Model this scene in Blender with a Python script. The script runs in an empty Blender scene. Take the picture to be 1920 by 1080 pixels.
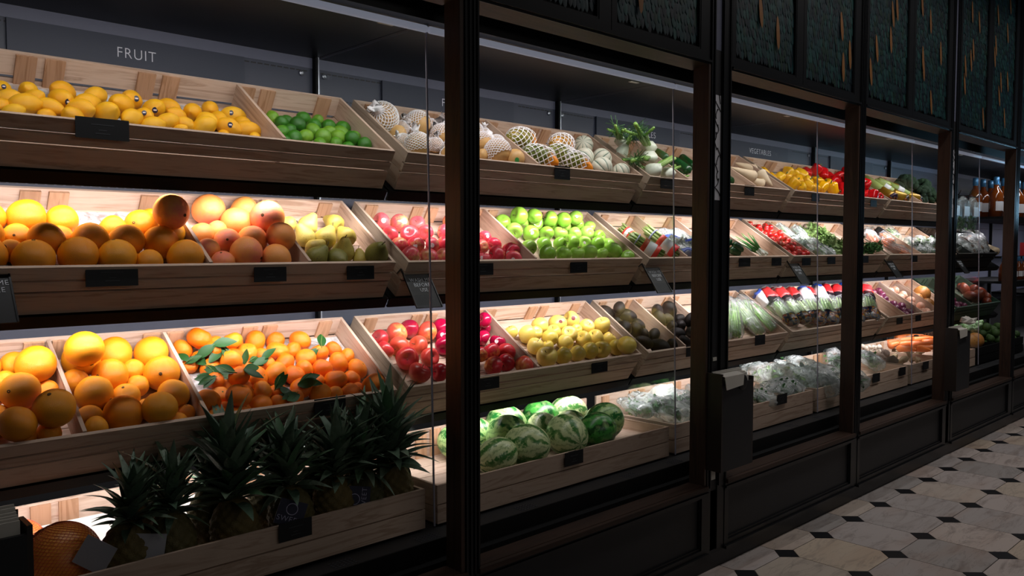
import bpy, math, random
import numpy as np
from mathutils import Vector, Matrix, Euler, noise as mnoise

R = random.Random(7)
scene = bpy.context.scene
COL = scene.collection
PI = math.pi
scene.unit_settings.scale_length = 0.8      # one scene unit is 0.8 m

# ------------------------------------------------------------------ camera
FPX, CX, CY, CH = 1533.0, 960.0, 540.0, 1.6
PITCH = math.atan(76 / FPX)
YAW = math.atan(1613 / FPX * math.cos(PITCH))
FW = Vector((math.cos(YAW) * math.cos(PITCH), math.sin(YAW) * math.cos(PITCH), -math.sin(PITCH)))
RT = Vector((math.sin(YAW), -math.cos(YAW), 0))
UP = RT.cross(FW)
CAM = Vector((0, 0, CH))
cd = bpy.data.cameras.new('camera')
cd.sensor_width = 36; cd.lens = FPX / 1920 * 36; cd.clip_start = 0.02; cd.clip_end = 100
cam = bpy.data.objects.new('camera', cd); COL.objects.link(cam)
cam.matrix_world = Matrix.Translation(CAM) @ Matrix((RT, UP, -FW)).transposed().to_4x4()
scene.camera = cam

# ------------------------------------------------------------------ world, lights, exposure
scene.view_settings.view_transform = 'Standard'
scene.view_settings.look = 'None'
scene.view_settings.exposure = 0.0
scene.view_settings.gamma = 1.0
scene.view_settings.use_curve_mapping = False
wd = bpy.data.worlds.new('world'); scene.world = wd; wd.use_nodes = True
wd.node_tree.nodes['Background'].inputs[0].default_value = (0.86, 0.92, 1.0, 1)
wd.node_tree.nodes['Background'].inputs[1].default_value = 0.020

def area(name, loc, direc, sx, sy, power, color=(1, 1, 1), spread=180):
    l = bpy.data.lights.new(name, 'AREA'); l.shape = 'RECTANGLE'; l.size = sx; l.size_y = sy
    l.energy = power; l.color = color; l.spread = math.radians(spread)
    o = bpy.data.objects.new(name, l); COL.objects.link(o)
    o.location = loc
    z = -Vector(direc).normalized(); x = Vector((1, 0, 0)); y = z.cross(x).normalized(); x = y.cross(z)
    o.rotation_euler = Matrix((x, y, z)).transposed().to_euler()
    return o

# unit spans of the refrigerated cases along the wall (x of crate ends)
UNIT = [(0.37, 1.87), (1.93, 3.435), (3.495, 4.995), (5.055, 6.555), (6.615, 8.115), (8.175, 9.675), (9.735, 11.235), (11.295, 12.8)]
DIVX = [0.34, 1.90, 3.465, 5.025, 6.585, 8.145, 9.705, 11.265, 12.83]
LEDC = (1.0, 0.94, 0.97)
PW = {1: 3.7, 2: 5.1, 3: 5.0, 4: 4.5}
for k, (a, b) in enumerate(UNIT):
    dim = 1.0 if k < 5 else 0.6
    area('shelf_lamp', ((a + b) / 2, 2.50, 2.40), (0, 0.62, -0.78), b - a, 0.03, PW[1] * dim, (1, .97, .97), 150)
    area('shelf_lamp', ((a + b) / 2, 2.758, 1.800), (0, 0.78, -0.62), b - a, 0.04, PW[2] * dim, LEDC, 122)
    area('shelf_lamp', ((a + b) / 2, 2.758, 1.370), (0, 0.76, -0.65), b - a, 0.04, PW[3] * dim, LEDC, 126)
    area('shelf_lamp', ((a + b) / 2, 2.81, 0.912), (0, 0.45, -0.89), b - a, 0.06, PW[4] * dim, LEDC, 145)
area('aisle_lamp_and_fill', (6.8, 1.15, 4.1), (0.05, -0.12, -1), 6.0, 0.5, 46, (1, .95, .93), 150)
area('aisle_lamp_and_fill', (2.2, -1.8, 2.5), (0.1, 1.0, -0.2), 4.0, 0.6, 9, (1, .95, .9))  # added front fill behind the camera, standing in for light bounced off the floor
area('blue_lamp', (9.9, 1.75, 2.0), (-.55, 0.3, .75), 0.5, 0.15, 11, (.35, .7, 1.0), 120)

# ------------------------------------------------------------------ node helpers and materials
def lin(h):
    h = h.lstrip('#'); c = [int(h[i:i + 2], 16) / 255 for i in (0, 2, 4)]
    return tuple((x / 12.92 if x <= .04045 else ((x + .055) / 1.055) ** 2.4) for x in c) + (1,)

class NT:
    def __init__(s, name):
        s.m = bpy.data.materials.new(name); s.m.use_nodes = True
        s.t = s.m.node_tree; s.b = s.t.nodes['Principled BSDF']; s.out = s.t.nodes['Material Output']
    def n(s, typ, **kw):
        nd = s.t.nodes.new(typ)
        for k, v in kw.items():
            if k.startswith('i_'):
                key = k[2:]; key = int(key) if key.isdigit() else key.replace('_', ' ')
                if hasattr(v, 'is_linked') or isinstance(v, bpy.types.NodeSocket): s.t.links.new(v, nd.inputs[key])
                else: nd.inputs[key].default_value = v
            else: setattr(nd, k, v)
        return nd
    def l(s, a, b): s.t.links.new(a, b)
    def coord(s, scale=(1, 1, 1), rot=(0, 0, 0), src='Object'):
        tc = s.n('ShaderNodeTexCoord'); mp = s.n('ShaderNodeMapping')
        mp.inputs['Scale'].default_value = scale; mp.inputs['Rotation'].default_value = rot
        s.l(tc.outputs[src], mp.inputs['Vector']); return mp.outputs[0]
    def noise(s, vec, scale, detail=3, rough=.55, dist=0):
        n = s.n('ShaderNodeTexNoise'); n.inputs['Scale'].default_value = scale; n.inputs['Detail'].default_value = detail
        n.inputs['Roughness'].default_value = rough; n.inputs['Distortion'].default_value = dist
        s.l(vec, n.inputs['Vector']); return n.outputs[0]
    def ramp(s, fac, stops, interp='LINEAR'):
        r = s.n('ShaderNodeValToRGB'); r.color_ramp.interpolation = interp
        e = r.color_ramp.elements
        e[0].position, e[0].color = stops[0][0], stops[0][1]
        e[1].position, e[1].color = stops[-1][0], stops[-1][1]
        for p, c in stops[1:-1]:
            x = e.new(p); x.color = c
        s.l(fac, r.inputs[0]); return r.outputs[0]
    def mix(s, fac, a, b, blend='MIX'):
        m = s.n('ShaderNodeMix', data_type='RGBA', blend_type=blend)
        for sock, v in ((m.inputs[0], fac), (m.inputs[6], a), (m.inputs[7], b)):
            if isinstance(v, bpy.types.NodeSocket): s.l(v, sock)
            else: sock.default_value = v
        return m.outputs[2]
    def math(s, op, a, b=0.0, c=0.0):
        m = s.n('ShaderNodeMath', operation=op)
        for i, v in enumerate((a, b, c)):
            if isinstance(v, bpy.types.NodeSocket): s.l(v, m.inputs[i])
            else: m.inputs[i].default_value = v
        return m.outputs[0]
    def schlick(s, ior, normal=None):
        lw = s.n('ShaderNodeLayerWeight'); lw.inputs[0].default_value = .5
        if normal is not None: s.l(normal, lw.inputs['Normal'])
        f0 = ((ior - 1) / (ior + 1)) ** 2
        return s.math('ADD', s.math('MULTIPLY', s.math('POWER', lw.outputs['Facing'], 5.0), .85 * (1 - f0)), f0)
    def rnd(s): return s.n('ShaderNodeObjectInfo').outputs['Random']
    def bump(s, h, strength=.3, dist=.01):
        b = s.n('ShaderNodeBump'); b.inputs['Strength'].default_value = strength; b.inputs['Distance'].default_value = dist
        s.l(h, b.inputs['Height']); s.l(b.outputs[0], s.b.inputs['Normal'])
    def col(s, c):
        if isinstance(c, bpy.types.NodeSocket): s.l(c, s.b.inputs['Base Color'])
        else: s.b.inputs['Base Color'].default_value = c
    def rough(s, r): s.b.inputs['Roughness'].default_value = r
    def spec(s, v): s.b.inputs['Specular IOR Level'].default_value = v

def plain(name, hexc, rough=.5, metal=0, spec=.5, var=.12, nscale=30):
    t = NT(name); c = lin(hexc)
    d = tuple(x * (1 - var) for x in c[:3]) + (1,)
    t.col(t.mix(t.noise(t.coord(), nscale), d, c)); t.rough(rough); t.b.inputs['Metallic'].default_value = metal; t.spec(spec)
    return t.m

def wood(name, light, dark, axis='x', rough=.6, ring=1.0):
    t = NT(name)
    sc = {'x': (1.6, 22, 22), 'y': (22, 1.6, 22), 'z': (22, 22, 1.6)}[axis]
    tc = t.n('ShaderNodeTexCoord'); mp = t.n('ShaderNodeMapping'); mp.inputs['Scale'].default_value = sc
    off = t.n('ShaderNodeVectorMath', operation='ADD'); t.l(tc.outputs['Object'], off.inputs[0])
    rv = t.n('ShaderNodeVectorMath', operation='SCALE'); rv.inputs[0].default_value = (3.1, 7.7, 5.3); t.l(t.rnd(), rv.inputs['Scale'])
    t.l(rv.outputs[0], off.inputs[1]); t.l(off.outputs[0], mp.inputs[0])
    v = mp.outputs[0]
    n1 = t.noise(v, 1.1, 4, .6, 1.2 * ring); n2 = t.noise(v, 6, 5, .7, .3)
    base = t.ramp(n1, [(.32, lin(dark)), (.47, lin(light)), (.56, lin(light)), (.63, lin(dark)), (.72, lin(light))])
    c = t.mix(t.math('MULTIPLY', n2, .5), base, lin(dark))
    tone = t.ramp(t.rnd(), [(0, (.80, .77, .74, 1)), (1, (1.06, 1.04, 1.0, 1))])
    t.col(t.mix(1.0, c, tone, 'MULTIPLY')); t.rough(rough); t.spec(.3)
    t.bump(n2, .12, .004)
    return t.m

M = {}
M['wood'] = wood('pine_wood', '#d0baa9', '#ac927f')
M['wood_end'] = wood('pine_wood_end', '#d0b8a5', '#ab907d', 'y')
M['wood_post'] = wood('pine_wood_brace', '#be987a', '#9c7658', 'z')
M['walnut'] = wood('walnut', '#3f2d24', '#2c201a', 'z', .5)
M['walnut_x'] = wood('walnut_rail', '#3f2d24', '#2c201a', 'x', .5)
M['black'] = plain('black_lacquer', '#121316', .36, 0, .4, .3, 8)
M['blackpanel'] = plain('black_panel', '#29292b', .5, 0, .3, .3, 6)
M['shelf'] = plain('shelf_black', '#08090a', .6, 0, .2)
M['grille'] = plain('grille_black', '#101114', .5)
M['back'] = plain('case_back_grey', '#3c4152', .45, 0, .5, .1, 12)
M['signgrey'] = plain('sign_grey', '#3b404f', .5, 0, .4, .08, 10)
M['band'] = plain('band_grey', '#6a6d80', .4)
M['dark'] = plain('case_ceiling', '#060607', .45)
M['white'] = plain('white_print', '#e8e8f0', .5, 0, .3, .05)
M['greyprint'] = plain('grey_print', '#303236', .6)
M['tag'] = plain('tag_black', '#0d0f12', .5, 0, .4)
M['steel'] = plain('steel_pin', '#aab0b8', .3, .8)
M['paper'] = plain('paper_white', '#c9c4ba', .7, 0, .2, .1, 20)
M['box'] = plain('dispenser_brown', '#231a15', .5)
M['grout'] = plain('grout', '#5a524c', .9)
M['insetblack'] = plain('black_stone', '#17171a', .35, 0, .5, .4, 20)
M['goldf'] = plain('gold_feather', '#8a5820', .5, .2, .5, .3, 60)
M['stem'] = plain('stem_brown', '#4a3b22', .7)
M['stemgreen'] = plain('stem_green', '#55702a', .6)
M['eye'] = plain('navel_brown', '#5c3d14', .8)
M['navy'] = plain('navy_sticker', '#141a3c', .35)
M['stickw'] = plain('white_sticker', '#f0e6e6', .4)
M['stickr'] = plain('maroon_sticker', '#6d1c20', .4)
M['stickg'] = plain('green_sticker', '#3c9a4a', .4)
M['leaf'] = plain('leaf_green', '#23521e', .5, 0, .35, .4, 40)
M['foam'] = plain('foam_net', '#fbf6f7', .7, 0, .2, .05)
M['tube'] = NT('lamp_cover').m
_t = M['tube'].node_tree.nodes['Principled BSDF']
_t.inputs['Base Color'].default_value = lin('#8a8b9a'); _t.inputs['Emission Color'].default_value = (.75, .8, 1, 1); _t.inputs['Emission Strength'].default_value = .15  # faint emission put in to brighten the grey cover, which does not glow itself

def glass(name, tint=(.93, .97, .96, 1), rough=.02, base=.0, fres=1.36, bump=None, glossc=(1, 1, 1, 1)):
    t = NT(name); t.t.nodes.remove(t.b)
    tr = t.n('ShaderNodeBsdfTransparent'); tr.inputs[0].default_value = tint
    gl = t.n('ShaderNodeBsdfGlossy'); gl.inputs['Roughness'].default_value = rough; gl.inputs[0].default_value = glossc
    fr = t.schlick(fres)
    if bump:
        nz = t.noise(t.coord((1, 1, .5)), bump[0], 4, .65, .6); b = t.n('ShaderNodeBump'); b.inputs['Strength'].default_value = bump[1]
        b.inputs['Distance'].default_value = bump[2]; t.l(nz, b.inputs['Height'])
        t.l(b.outputs[0], gl.inputs['Normal'])
    mx = t.n('ShaderNodeMixShader'); t.l(t.math('ADD', fr, base), mx.inputs[0])
    t.l(tr.outputs[0], mx.inputs[1]); t.l(gl.outputs[0], mx.inputs[2]); t.l(mx.outputs[0], t.out.inputs[0])
    return t.m
M['glass'] = glass('divider_glass', (.95, .97, .965, 1))
M['edge'] = glass('glass_edge', (.55, .62, .62, 1), .1, .25)
def film(name, tint, milky):
    t = NT(name); t.t.nodes.remove(t.b)
    tr = t.n('ShaderNodeBsdfTransparent'); tr.inputs[0].default_value = tint
    gl = t.n('ShaderNodeBsdfGlossy'); gl.inputs['Roughness'].default_value = .16
    df = t.n('ShaderNodeBsdfDiffuse'); df.inputs[0].default_value = (.8, .84, .84, 1)
    nz = t.noise(t.coord((1, 1, .6)), 14, 4, .6, 1.4); b = t.n('ShaderNodeBump'); b.inputs['Strength'].default_value = .9; b.inputs['Distance'].default_value = .02
    t.l(nz, b.inputs['Height'])
    for x in (gl, df): t.l(b.outputs[0], x.inputs['Normal'])
    fr = t.schlick(1.5, b.outputs[0])
    m1 = t.n('ShaderNodeMixShader'); t.l(t.math('MULTIPLY', t.ramp(nz, [(.34, (.12, .12, .12, 1)), (.66, (1, 1, 1, 1))]), milky), m1.inputs[0])
    t.l(tr.outputs[0], m1.inputs[1]); t.l(df.outputs[0], m1.inputs[2])
    m2 = t.n('ShaderNodeMixShader'); t.l(t.math('ADD', fr, .04), m2.inputs[0])
    t.l(m1.outputs[0], m2.inputs[1]); t.l(gl.outputs[0], m2.inputs[2]); t.l(m2.outputs[0], t.out.inputs[0])
    return t.m
M['bag'] = film('clear_bag', (.88, .94, .92, 1), .6)
M['bagthin'] = film('clear_film', (.96, .98, .97, 1), .3)

def skin(name, cols, rough=.4, bs=0, bstr=.2, spec=.5, ns=6, speck=None, zc=None):
    """fruit skin: object-random tone through cols, large soft mottling, pores, optional specks and calyx-end tint"""
    t = NT(name); v = t.coord()
    n = len(cols)
    f = t.math('ADD', t.math('MULTIPLY', t.rnd(), .62), t.math('MULTIPLY', t.noise(v, ns * .35, 4, .6), .42))
    c = t.ramp(f, [(i / max(1, n - 1) * .8 + .1, lin(h)) for i, h in enumerate(cols)])
    if zc:
        sx = t.n('ShaderNodeSeparateXYZ'); t.l(v, sx.inputs[0])
        w = t.math('ADD', t.math('MULTIPLY', sx.outputs[2], zc[1]), t.math('MULTIPLY', t.noise(v, 3.2, 4, .65), zc[2]))
        c = t.mix(t.ramp(w, [(zc[3], (0, 0, 0, 1)), (zc[4], (1, 1, 1, 1))]), c, lin(zc[0]))
    if speck:
        c = t.mix(t.ramp(t.noise(v, speck[1] * .25, 2, .5), [(speck[2], (0, 0, 0, 1)), (speck[2] + .06, (1, 1, 1, 1))]), c, lin(speck[0]))
    t.col(c); t.rough(rough); t.spec(spec)
    if bs: t.bump(t.noise(v, bs * .3, 2, .5), bstr, .02)
    return t.m
M['lemon'] = skin('lemon_skin', ['#eca40c', '#f0b014', '#f3bb20'], .38, 170, .3)
M['lime'] = skin('lime_skin', ['#1a4f10', '#3a801a', '#7cac2c'], .3, 150, .25)
M['orange'] = skin('orange_skin', ['#ee8a0c', '#f29a12', '#f5a81a'], .4, 150, .32)
M['orangedeep'] = skin('orange_skin_deep', ['#e88410', '#ee9412', '#f0a01c'], .4, 150, .32)
M['grapefruit'] = skin('grapefruit_skin', ['#ee8a4a', '#f2984a', '#f4aa52'], .38, 140, .25, ns=9, zc=('#ea7660', .45, .9, .5, .95))
M['mandarin'] = skin('mandarin_skin', ['#ea6a0a', '#ee7d10', '#f29422'], .33, 150, .3)
M['pear'] = skin('pear_skin', ['#a8933a', '#bfa84a', '#c9b65a'], .5, 60, .1, ns=8, speck=('#6d5420', 55, .66))
M['pearolive'] = skin('pear_skin_olive', ['#6f6c2a', '#7f7a30'], .5, 60, .1, ns=8, speck=('#4d4520', 45, .62))
M['pinkapple'] = skin('pink_apple_skin', ['#c41e3c', '#d63a4a', '#e0606a'], .25, 0, ns=12, zc=('#e0bc70', -.45, .9, .62, 1.0))
M['redapple'] = skin('red_apple_skin', ['#a01024', '#c02a34', '#d0503c'], .28, 0, ns=14, zc=('#d8a050', -.4, 1.0, .60, 1.05))
M['crimson'] = skin('crimson_apple_skin', ['#8c0a30', '#a80e3a'], .2, 0, ns=10)
M['granny'] = skin('green_apple_skin', ['#74a830', '#88ba3e', '#9ecb58'], .26, 0, ns=7, speck=('#c8e08c', 130, .68))
M['golden'] = skin('golden_apple_skin', ['#c8b040', '#dcc256', '#e6cb66'], .33, 0, ns=9, speck=('#8a7a34', 120, .7), zc=('#dc9a5a', .35, .9, .72, 1.05))
M['avocado'] = skin('avocado_skin', ['#100c0b', '#171210', '#1a1810'], .5, 110, .22, spec=.18, ns=10)
M['avogreen'] = skin('avocado_skin_green', ['#26241a', '#302e1e'], .5, 110, .22, spec=.18, ns=10)
M['fennel'] = skin('fennel_white', ['#dfe3cc', '#eef0e0'], .4, 0)
M['fennelgreen'] = skin('fennel_green', ['#6f9a3c', '#98b860'], .45, 0)
M['yellowpepper'] = skin('yellow_pepper_skin', ['#e8a408', '#f0b814'], .2, 0)
M['redpepper'] = skin('red_pepper_skin', ['#b80c14', '#d01a1c'], .18, 0)
M['parsnip'] = skin('parsnip_skin', ['#cdb593', '#ddcaab'], .6, 40, .2, speck=('#a08560', 50, .65))
M['cucumber'] = skin('cucumber_skin', ['#123c1a', '#1f5526'], .3, 60, .5)
M['tomato'] = skin('tomato_skin', ['#c0141a', '#d82a22'], .2, 0)
M['carrot'] = skin('carrot_skin', ['#e06a28', '#ee8440'], .45, 50, .2)
M['onionred'] = skin('red_onion_skin', ['#5a1c3a', '#7a3252'], .3, 0, ns=10)
M['onion'] = skin('onion_skin', ['#c99a70', '#dcb48e'], .35, 0, ns=12)
M['shallot'] = skin('pink_onion_skin', ['#d89a7c', '#e8b8a0'], .35, 0)
M['pumpkin'] = skin('squash_skin', ['#b87838', '#c98a48'], .45, 0, speck=('#7a5a30', 20, .62))
M['yam'] = skin('yam_skin', ['#4a3a30', '#5f4b3c'], .8, 40, .6)
M['ginger'] = skin('ginger_skin', ['#8a7458', '#a08a68'], .75, 40, .4)
M['mushroom'] = skin('mushroom_cap', ['#c8b8a4', '#dccfc0'], .6, 0)
M['broccoli'] = skin('broccoli_green', ['#1d3f22', '#2c5430'], .8, 120, 1.0, ns=30)
M['celery'] = skin('celery_green', ['#9fc07a', '#c6dca4', '#7aa850'], .4, 0)
M['saladgreen'] = skin('salad_stalk_green', ['#6fae3c', '#9cc85c', '#4f8a30'], .4, 0)
M['leek'] = skin('leek_green', ['#8aa052', '#a8b86c'], .4, 0)
M['springonion'] = skin('spring_onion_green', ['#2f7a3a', '#5da04a'], .35, 0)
M['rootwhite'] = skin('white_stalk', ['#dfe6d2', '#eef0e4'], .35, 0)
M['herb'] = skin('herb_green', ['#1f4a1c', '#3a7030', '#4d8438'], .6, 60, .8, ns=25)
M['herbpale'] = skin('pale_salad_green', ['#5f8a3c', '#8fb060', '#b0c88a'], .5, 60, .6, ns=25)
M['spear'] = skin('asparagus_green', ['#5a6a34', '#7c8c4a', '#6a5a50'], .45, 40, .3, ns=20)
M['band_purple'] = plain('rubber_band', '#8a86b8', .5)
M['labelred'] = plain('red_print_band', '#d8262a', .4)
M['labelwhite'] = plain('white_print_band', '#e6e6ea', .4)
M['labelblue'] = plain('blue_print', '#1f3f96', .35)
M['foilgold'] = plain('gold_foil', '#a8801e', .3, .5, .5, .5, 40)
def foilprint():
    t = NT('printed_foil'); n = t.noise(t.coord(), 32, 2, .5)
    t.col(t.ramp(n, [(.3, lin('#16161c')), (.42, lin('#1c2450')), (.5, lin('#a07c24')), (.56, lin('#7a2018')), (.64, lin('#1a1618')), (.75, lin('#8a6a20'))], 'CONSTANT'))
    t.rough(.28); return t.m
M['foilprint'] = foilprint()
M['foildark'] = plain('dark_print_foil', '#241c22', .3, .2, .5, .5, 40)
M['papaya'] = skin('papaya_skin', ['#3f5a1a', '#7c7c1e', '#e08a1a'], .4, 0, ns=5, zc=('#ee8c14', .5, .7, .5, .85))
M['pearasian'] = skin('asian_pear_skin', ['#c99a5c', '#d8ae72'], .45, 0, speck=('#a87a40', 150, .64))
M['netorange'] = skin('pomelo_skin', ['#de9038', '#eaa248'], .35, 60, .1)
M['netting'] = plain('pomelo_net', '#d8603a', .4)
M['pinebody'] = skin('pineapple_skin', ['#3c4020', '#58502a', '#6c5a2c'], .7, 60, .25, ns=20)
M['pineleaf'] = skin('pineapple_leaf', ['#3a5240', '#4c6450', '#6a7a66', '#3c6a40'], .45, 30, .2, ns=6)
M['liner'] = film('bubble_liner', (.75, .75, .8, 1), .9)
M['amber'] = plain('amber_liquid', '#7a3a12', .06, 0, .8)
M['bluefoil'] = plain('blue_foil', '#4a86b4', .3, .3)
M['bottledark'] = plain('dark_bottle', '#1a2220', .1)
M['greencrate'] = plain('green_crate_plastic', '#2c4a3a', .5)
M['chili'] = skin('rust_red_root', ['#52180f', '#843818', '#4a1812'], .4, 0)
M['sprout'] = skin('sprout_green', ['#2c4a1c', '#446428'], .5, 40, .4)
M['jar'] = plain('jar_amber', '#b0703a', .15)
M['redbox'] = plain('red_carton', '#9a1a20', .5)
M['teal'] = plain('teal_foil', '#5aa09a', .3)

def watermelon_mat(name, pale, dark, k):
    t = NT(name); v = t.coord(); sx = t.n('ShaderNodeSeparateXYZ'); t.l(v, sx.inputs[0])
    a = t.math('ARCTAN2', sx.outputs[1], sx.outputs[0])
    n1 = t.noise(v, 7, 5, .75); n2 = t.noise(v, 2.2, 4, .65)
    w = t.math('ADD', t.math('ADD', t.math('MULTIPLY', a, k), t.math('MULTIPLY', n2, 7.0)), t.math('MULTIPLY', n1, 4.0))
    s = t.math('ADD', t.math('MULTIPLY', t.math('SINE', w), .5), .5)
    c = t.ramp(t.math('ADD', t.math('MULTIPLY', s, .75), t.math('MULTIPLY', n1, .3)), [(.24, lin(dark)), (.46, lin(pale)), (.84, lin(pale)), (.97, lin(dark))])
    c = t.mix(t.ramp(n2, [(.5, (0, 0, 0, 1)), (.78, (.5, .5, .5, 1))]), c, lin('#cfd89a'))
    t.col(c); t.rough(.3); return t.m
M['melonA'] = watermelon_mat('watermelon_rind', '#a8cc80', '#1f6a2a', 6)
M['melonB'] = watermelon_mat('watermelon_rind_dark', '#3f9038', '#0f4a1a', 6)
M['melonC'] = watermelon_mat('watermelon_rind_pale', '#ccd8a0', '#3f7a34', 6)
def cantaloupe_mat():
    t = NT('charentais_rind'); v = t.coord(); sx = t.n('ShaderNodeSeparateXYZ'); t.l(v, sx.inputs[0])
    a = t.math('ARCTAN2', sx.outputs[1], sx.outputs[0])
    s = t.math('ABSOLUTE', t.math('SINE', t.math('MULTIPLY', a, 4.5)))
    c = t.ramp(t.math('ADD', s, t.math('MULTIPLY', t.noise(v, 9), .25)), [(.2, lin('#3d5a48')), (.36, lin('#b8c2ac')), (.6, lin('#d8d6c2'))])
    t.col(c); t.rough(.55); return t.m
M['charentais'] = cantaloupe_mat()
def marble():
    t = NT('marble'); tc = t.n('ShaderNodeTexCoord'); off = t.n('ShaderNodeVectorMath', operation='ADD')
    rv = t.n('ShaderNodeVectorMath', operation='SCALE'); rv.inputs[0].default_value = (9.1, 17.7, 5.3); t.l(t.rnd(), rv.inputs['Scale'])
    t.l(tc.outputs['Object'], off.inputs[0]); t.l(rv.outputs[0], off.inputs[1])
    mp = t.n('ShaderNodeMapping'); mp.inputs['Scale'].default_value = (2.2, 9, 1); mp.inputs['Rotation'].default_value = (0, 0, -.5); t.l(off.outputs[0], mp.inputs[0])
    n1 = t.noise(mp.outputs[0], 1.3, 6, .65, 1.1); n2 = t.noise(mp.outputs[0], .5, 3, .5)
    base = t.ramp(t.rnd(), [(0, lin('#a09a96')), (.35, lin('#b5aca8')), (.6, lin('#c2b4ac')), (.85, lin('#bdb0a2')), (1, lin('#cbb8a2'))])
    c = t.mix(t.ramp(n1, [(.30, (.75, .75, .75, 1)), (.5, (0, 0, 0, 1))]), base, lin('#857872'))
    c = t.mix(t.ramp(n2, [(.5, (0, 0, 0, 1)), (.75, (.45, .45, .45, 1))]), c, lin('#a8846c'))
    vein = t.math('ABSOLUTE', t.math('SUBTRACT', t.noise(mp.outputs[0], .8, 5, .6, .8), .5))
    c = t.mix(t.ramp(vein, [(0, (.32, .32, .32, 1)), (.014, (0, 0, 0, 1))]), c, lin('#4a403c'))
    t.col(c); t.rough(.32); t.spec(.4); return t.m
M['marble'] = marble()
def feather_mat():
    t = NT('teal_feather')
    at = t.n('ShaderNodeVertexColor', layer_name='tone')
    v = t.coord((60, 60, 4)); nz = t.noise(v, 3, 3, .6)
    t.col(t.mix(nz, at.outputs[0], lin('#0b1518'))); t.rough(.4); t.b.inputs['Metallic'].default_value = .25
    return t.m
M['feather'] = feather_mat()
def vine_mat():
    return plain('vine_ink', '#141416', .5)
M['ink'] = vine_mat()

# ------------------------------------------------------------------ mesh builder
class MB:
    def __init__(s): s.v = []; s.f = []; s.mi = []; s.cur = 0
    def add(s, vs, fs, mat=None):
        o = len(s.v)
        s.v += [tuple(mat @ Vector(p)) for p in vs] if mat is not None else [tuple(p) for p in vs]
        s.f += [tuple(i + o for i in f) for f in fs]; s.mi += [s.cur] * len(fs); return s
    def box(s, a, b, mat=None, ch=0.0):
        (x0, y0, z0), (x1, y1, z1) = a, b
        vs = [(x0, y0, z0), (x1, y0, z0), (x1, y1, z0), (x0, y1, z0), (x0, y0, z1), (x1, y0, z1), (x1, y1, z1), (x0, y1, z1)]
        return s.add(vs, [(0, 3, 2, 1), (4, 5, 6, 7), (0, 1, 5, 4), (1, 2, 6, 5), (2, 3, 7, 6), (3, 0, 4, 7)], mat)
    def lathe(s, prof, seg=20, mat=None, fn=None):
        vs = []; fs = []; n = len(prof)
        for i, (r, z) in enumerate(prof):
            for j in range(seg):
                a = 2 * PI * j / seg
                p = Vector((r * math.cos(a), r * math.sin(a), z))
                vs.append(fn(p, a) if fn else p)
        for i in range(n - 1):
            for j in range(seg):
                k = (j + 1) % seg
                fs.append((i * seg + j, i * seg + k, (i + 1) * seg + k, (i + 1) * seg + j))
        fs.append(tuple(reversed(range(seg)))); fs.append(tuple((n - 1) * seg + j for j in range(seg)))
        return s.add(vs, fs, mat)
    def tube(s, pts, rad, seg=6, cap=True):
        pts = [Vector(p) for p in pts]; n = len(pts)
        rads = rad if isinstance(rad, (list, tuple)) else [rad] * n
        vs = []; fs = []
        up = Vector((0.13, 0.31, 0.94))
        for i, p in enumerate(pts):
            d = (pts[min(i + 1, n - 1)] - pts[max(i - 1, 0)])
            d = d.normalized() if d.length > 1e-9 else Vector((0, 0, 1))
            if abs(d.dot(up)) > .95: up = Vector((.9, .2, .1))
            x = d.cross(up).normalized(); y = d.cross(x)
            for j in range(seg):
                a = 2 * PI * j / seg
                vs.append(p + (x * math.cos(a) + y * math.sin(a)) * rads[i])
        for i in range(n - 1):
            for j in range(seg):
                k = (j + 1) % seg
                fs.append((i * seg + j, i * seg + k, (i + 1) * seg + k, (i + 1) * seg + j))
        if cap:
            fs.append(tuple(reversed(range(seg)))); fs.append(tuple((n - 1) * seg + j for j in range(seg)))
        return s.add(vs, fs)
    def mesh(s, name, mats, smooth=False):
        me = bpy.data.meshes.new(name); me.from_pydata(s.v, [], s.f)
        for m in (mats if isinstance(mats, (list, tuple)) else [mats]): me.materials.append(m)
        if any(s.mi): me.polygons.foreach_set('material_index', s.mi)
        if smooth: me.polygons.foreach_set('use_smooth', [True] * len(me.polygons))
        me.update(); return me

def setp(o, label=None, cat=None, group=None, kind=None):
    if label: o['label'] = label
    if cat: o['category'] = cat
    if group: o['group'] = group
    if kind: o['kind'] = kind
    return o
def link(name, me, parent=None, loc=None, rot=None):
    o = bpy.data.objects.new(name, me); COL.objects.link(o)
    if parent: o.parent = parent
    if loc is not None: o.location = loc
    if rot is not None: o.rotation_euler = rot
    return o
def empty(name, loc=(0, 0, 0), rot=(0, 0, 0), label=None, cat=None, group=None, kind=None):
    o = link(name, None, None, loc, rot); o.empty_display_size = .02
    return setp(o, label, cat, group, kind)
def boxobj(name, a, b, mat, parent=None, **k):
    return link(name, MB().box(a, b).mesh(name, mat), parent, **k)
def text(name, s, size, mat, parent, loc, rot, sx=1.0, ext=.0006, align='CENTER'):
    c = bpy.data.curves.new(name, 'FONT'); c.body = s; c.size = size; c.extrude = ext; c.align_x = align; c.space_character = 1.12
    c.materials.append(mat)
    c.space_line = 1.0; c.offset = -.012 * size
    tmp = bpy.data.objects.new('tmp', c); COL.objects.link(tmp); bpy.context.view_layer.update()
    me = bpy.data.meshes.new_from_object(tmp.evaluated_get(bpy.context.evaluated_depsgraph_get())); bpy.data.objects.remove(tmp); bpy.data.curves.remove(c)
    o = link(name, me, parent, loc, rot); o.scale = (sx, 1, 1); return o

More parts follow.
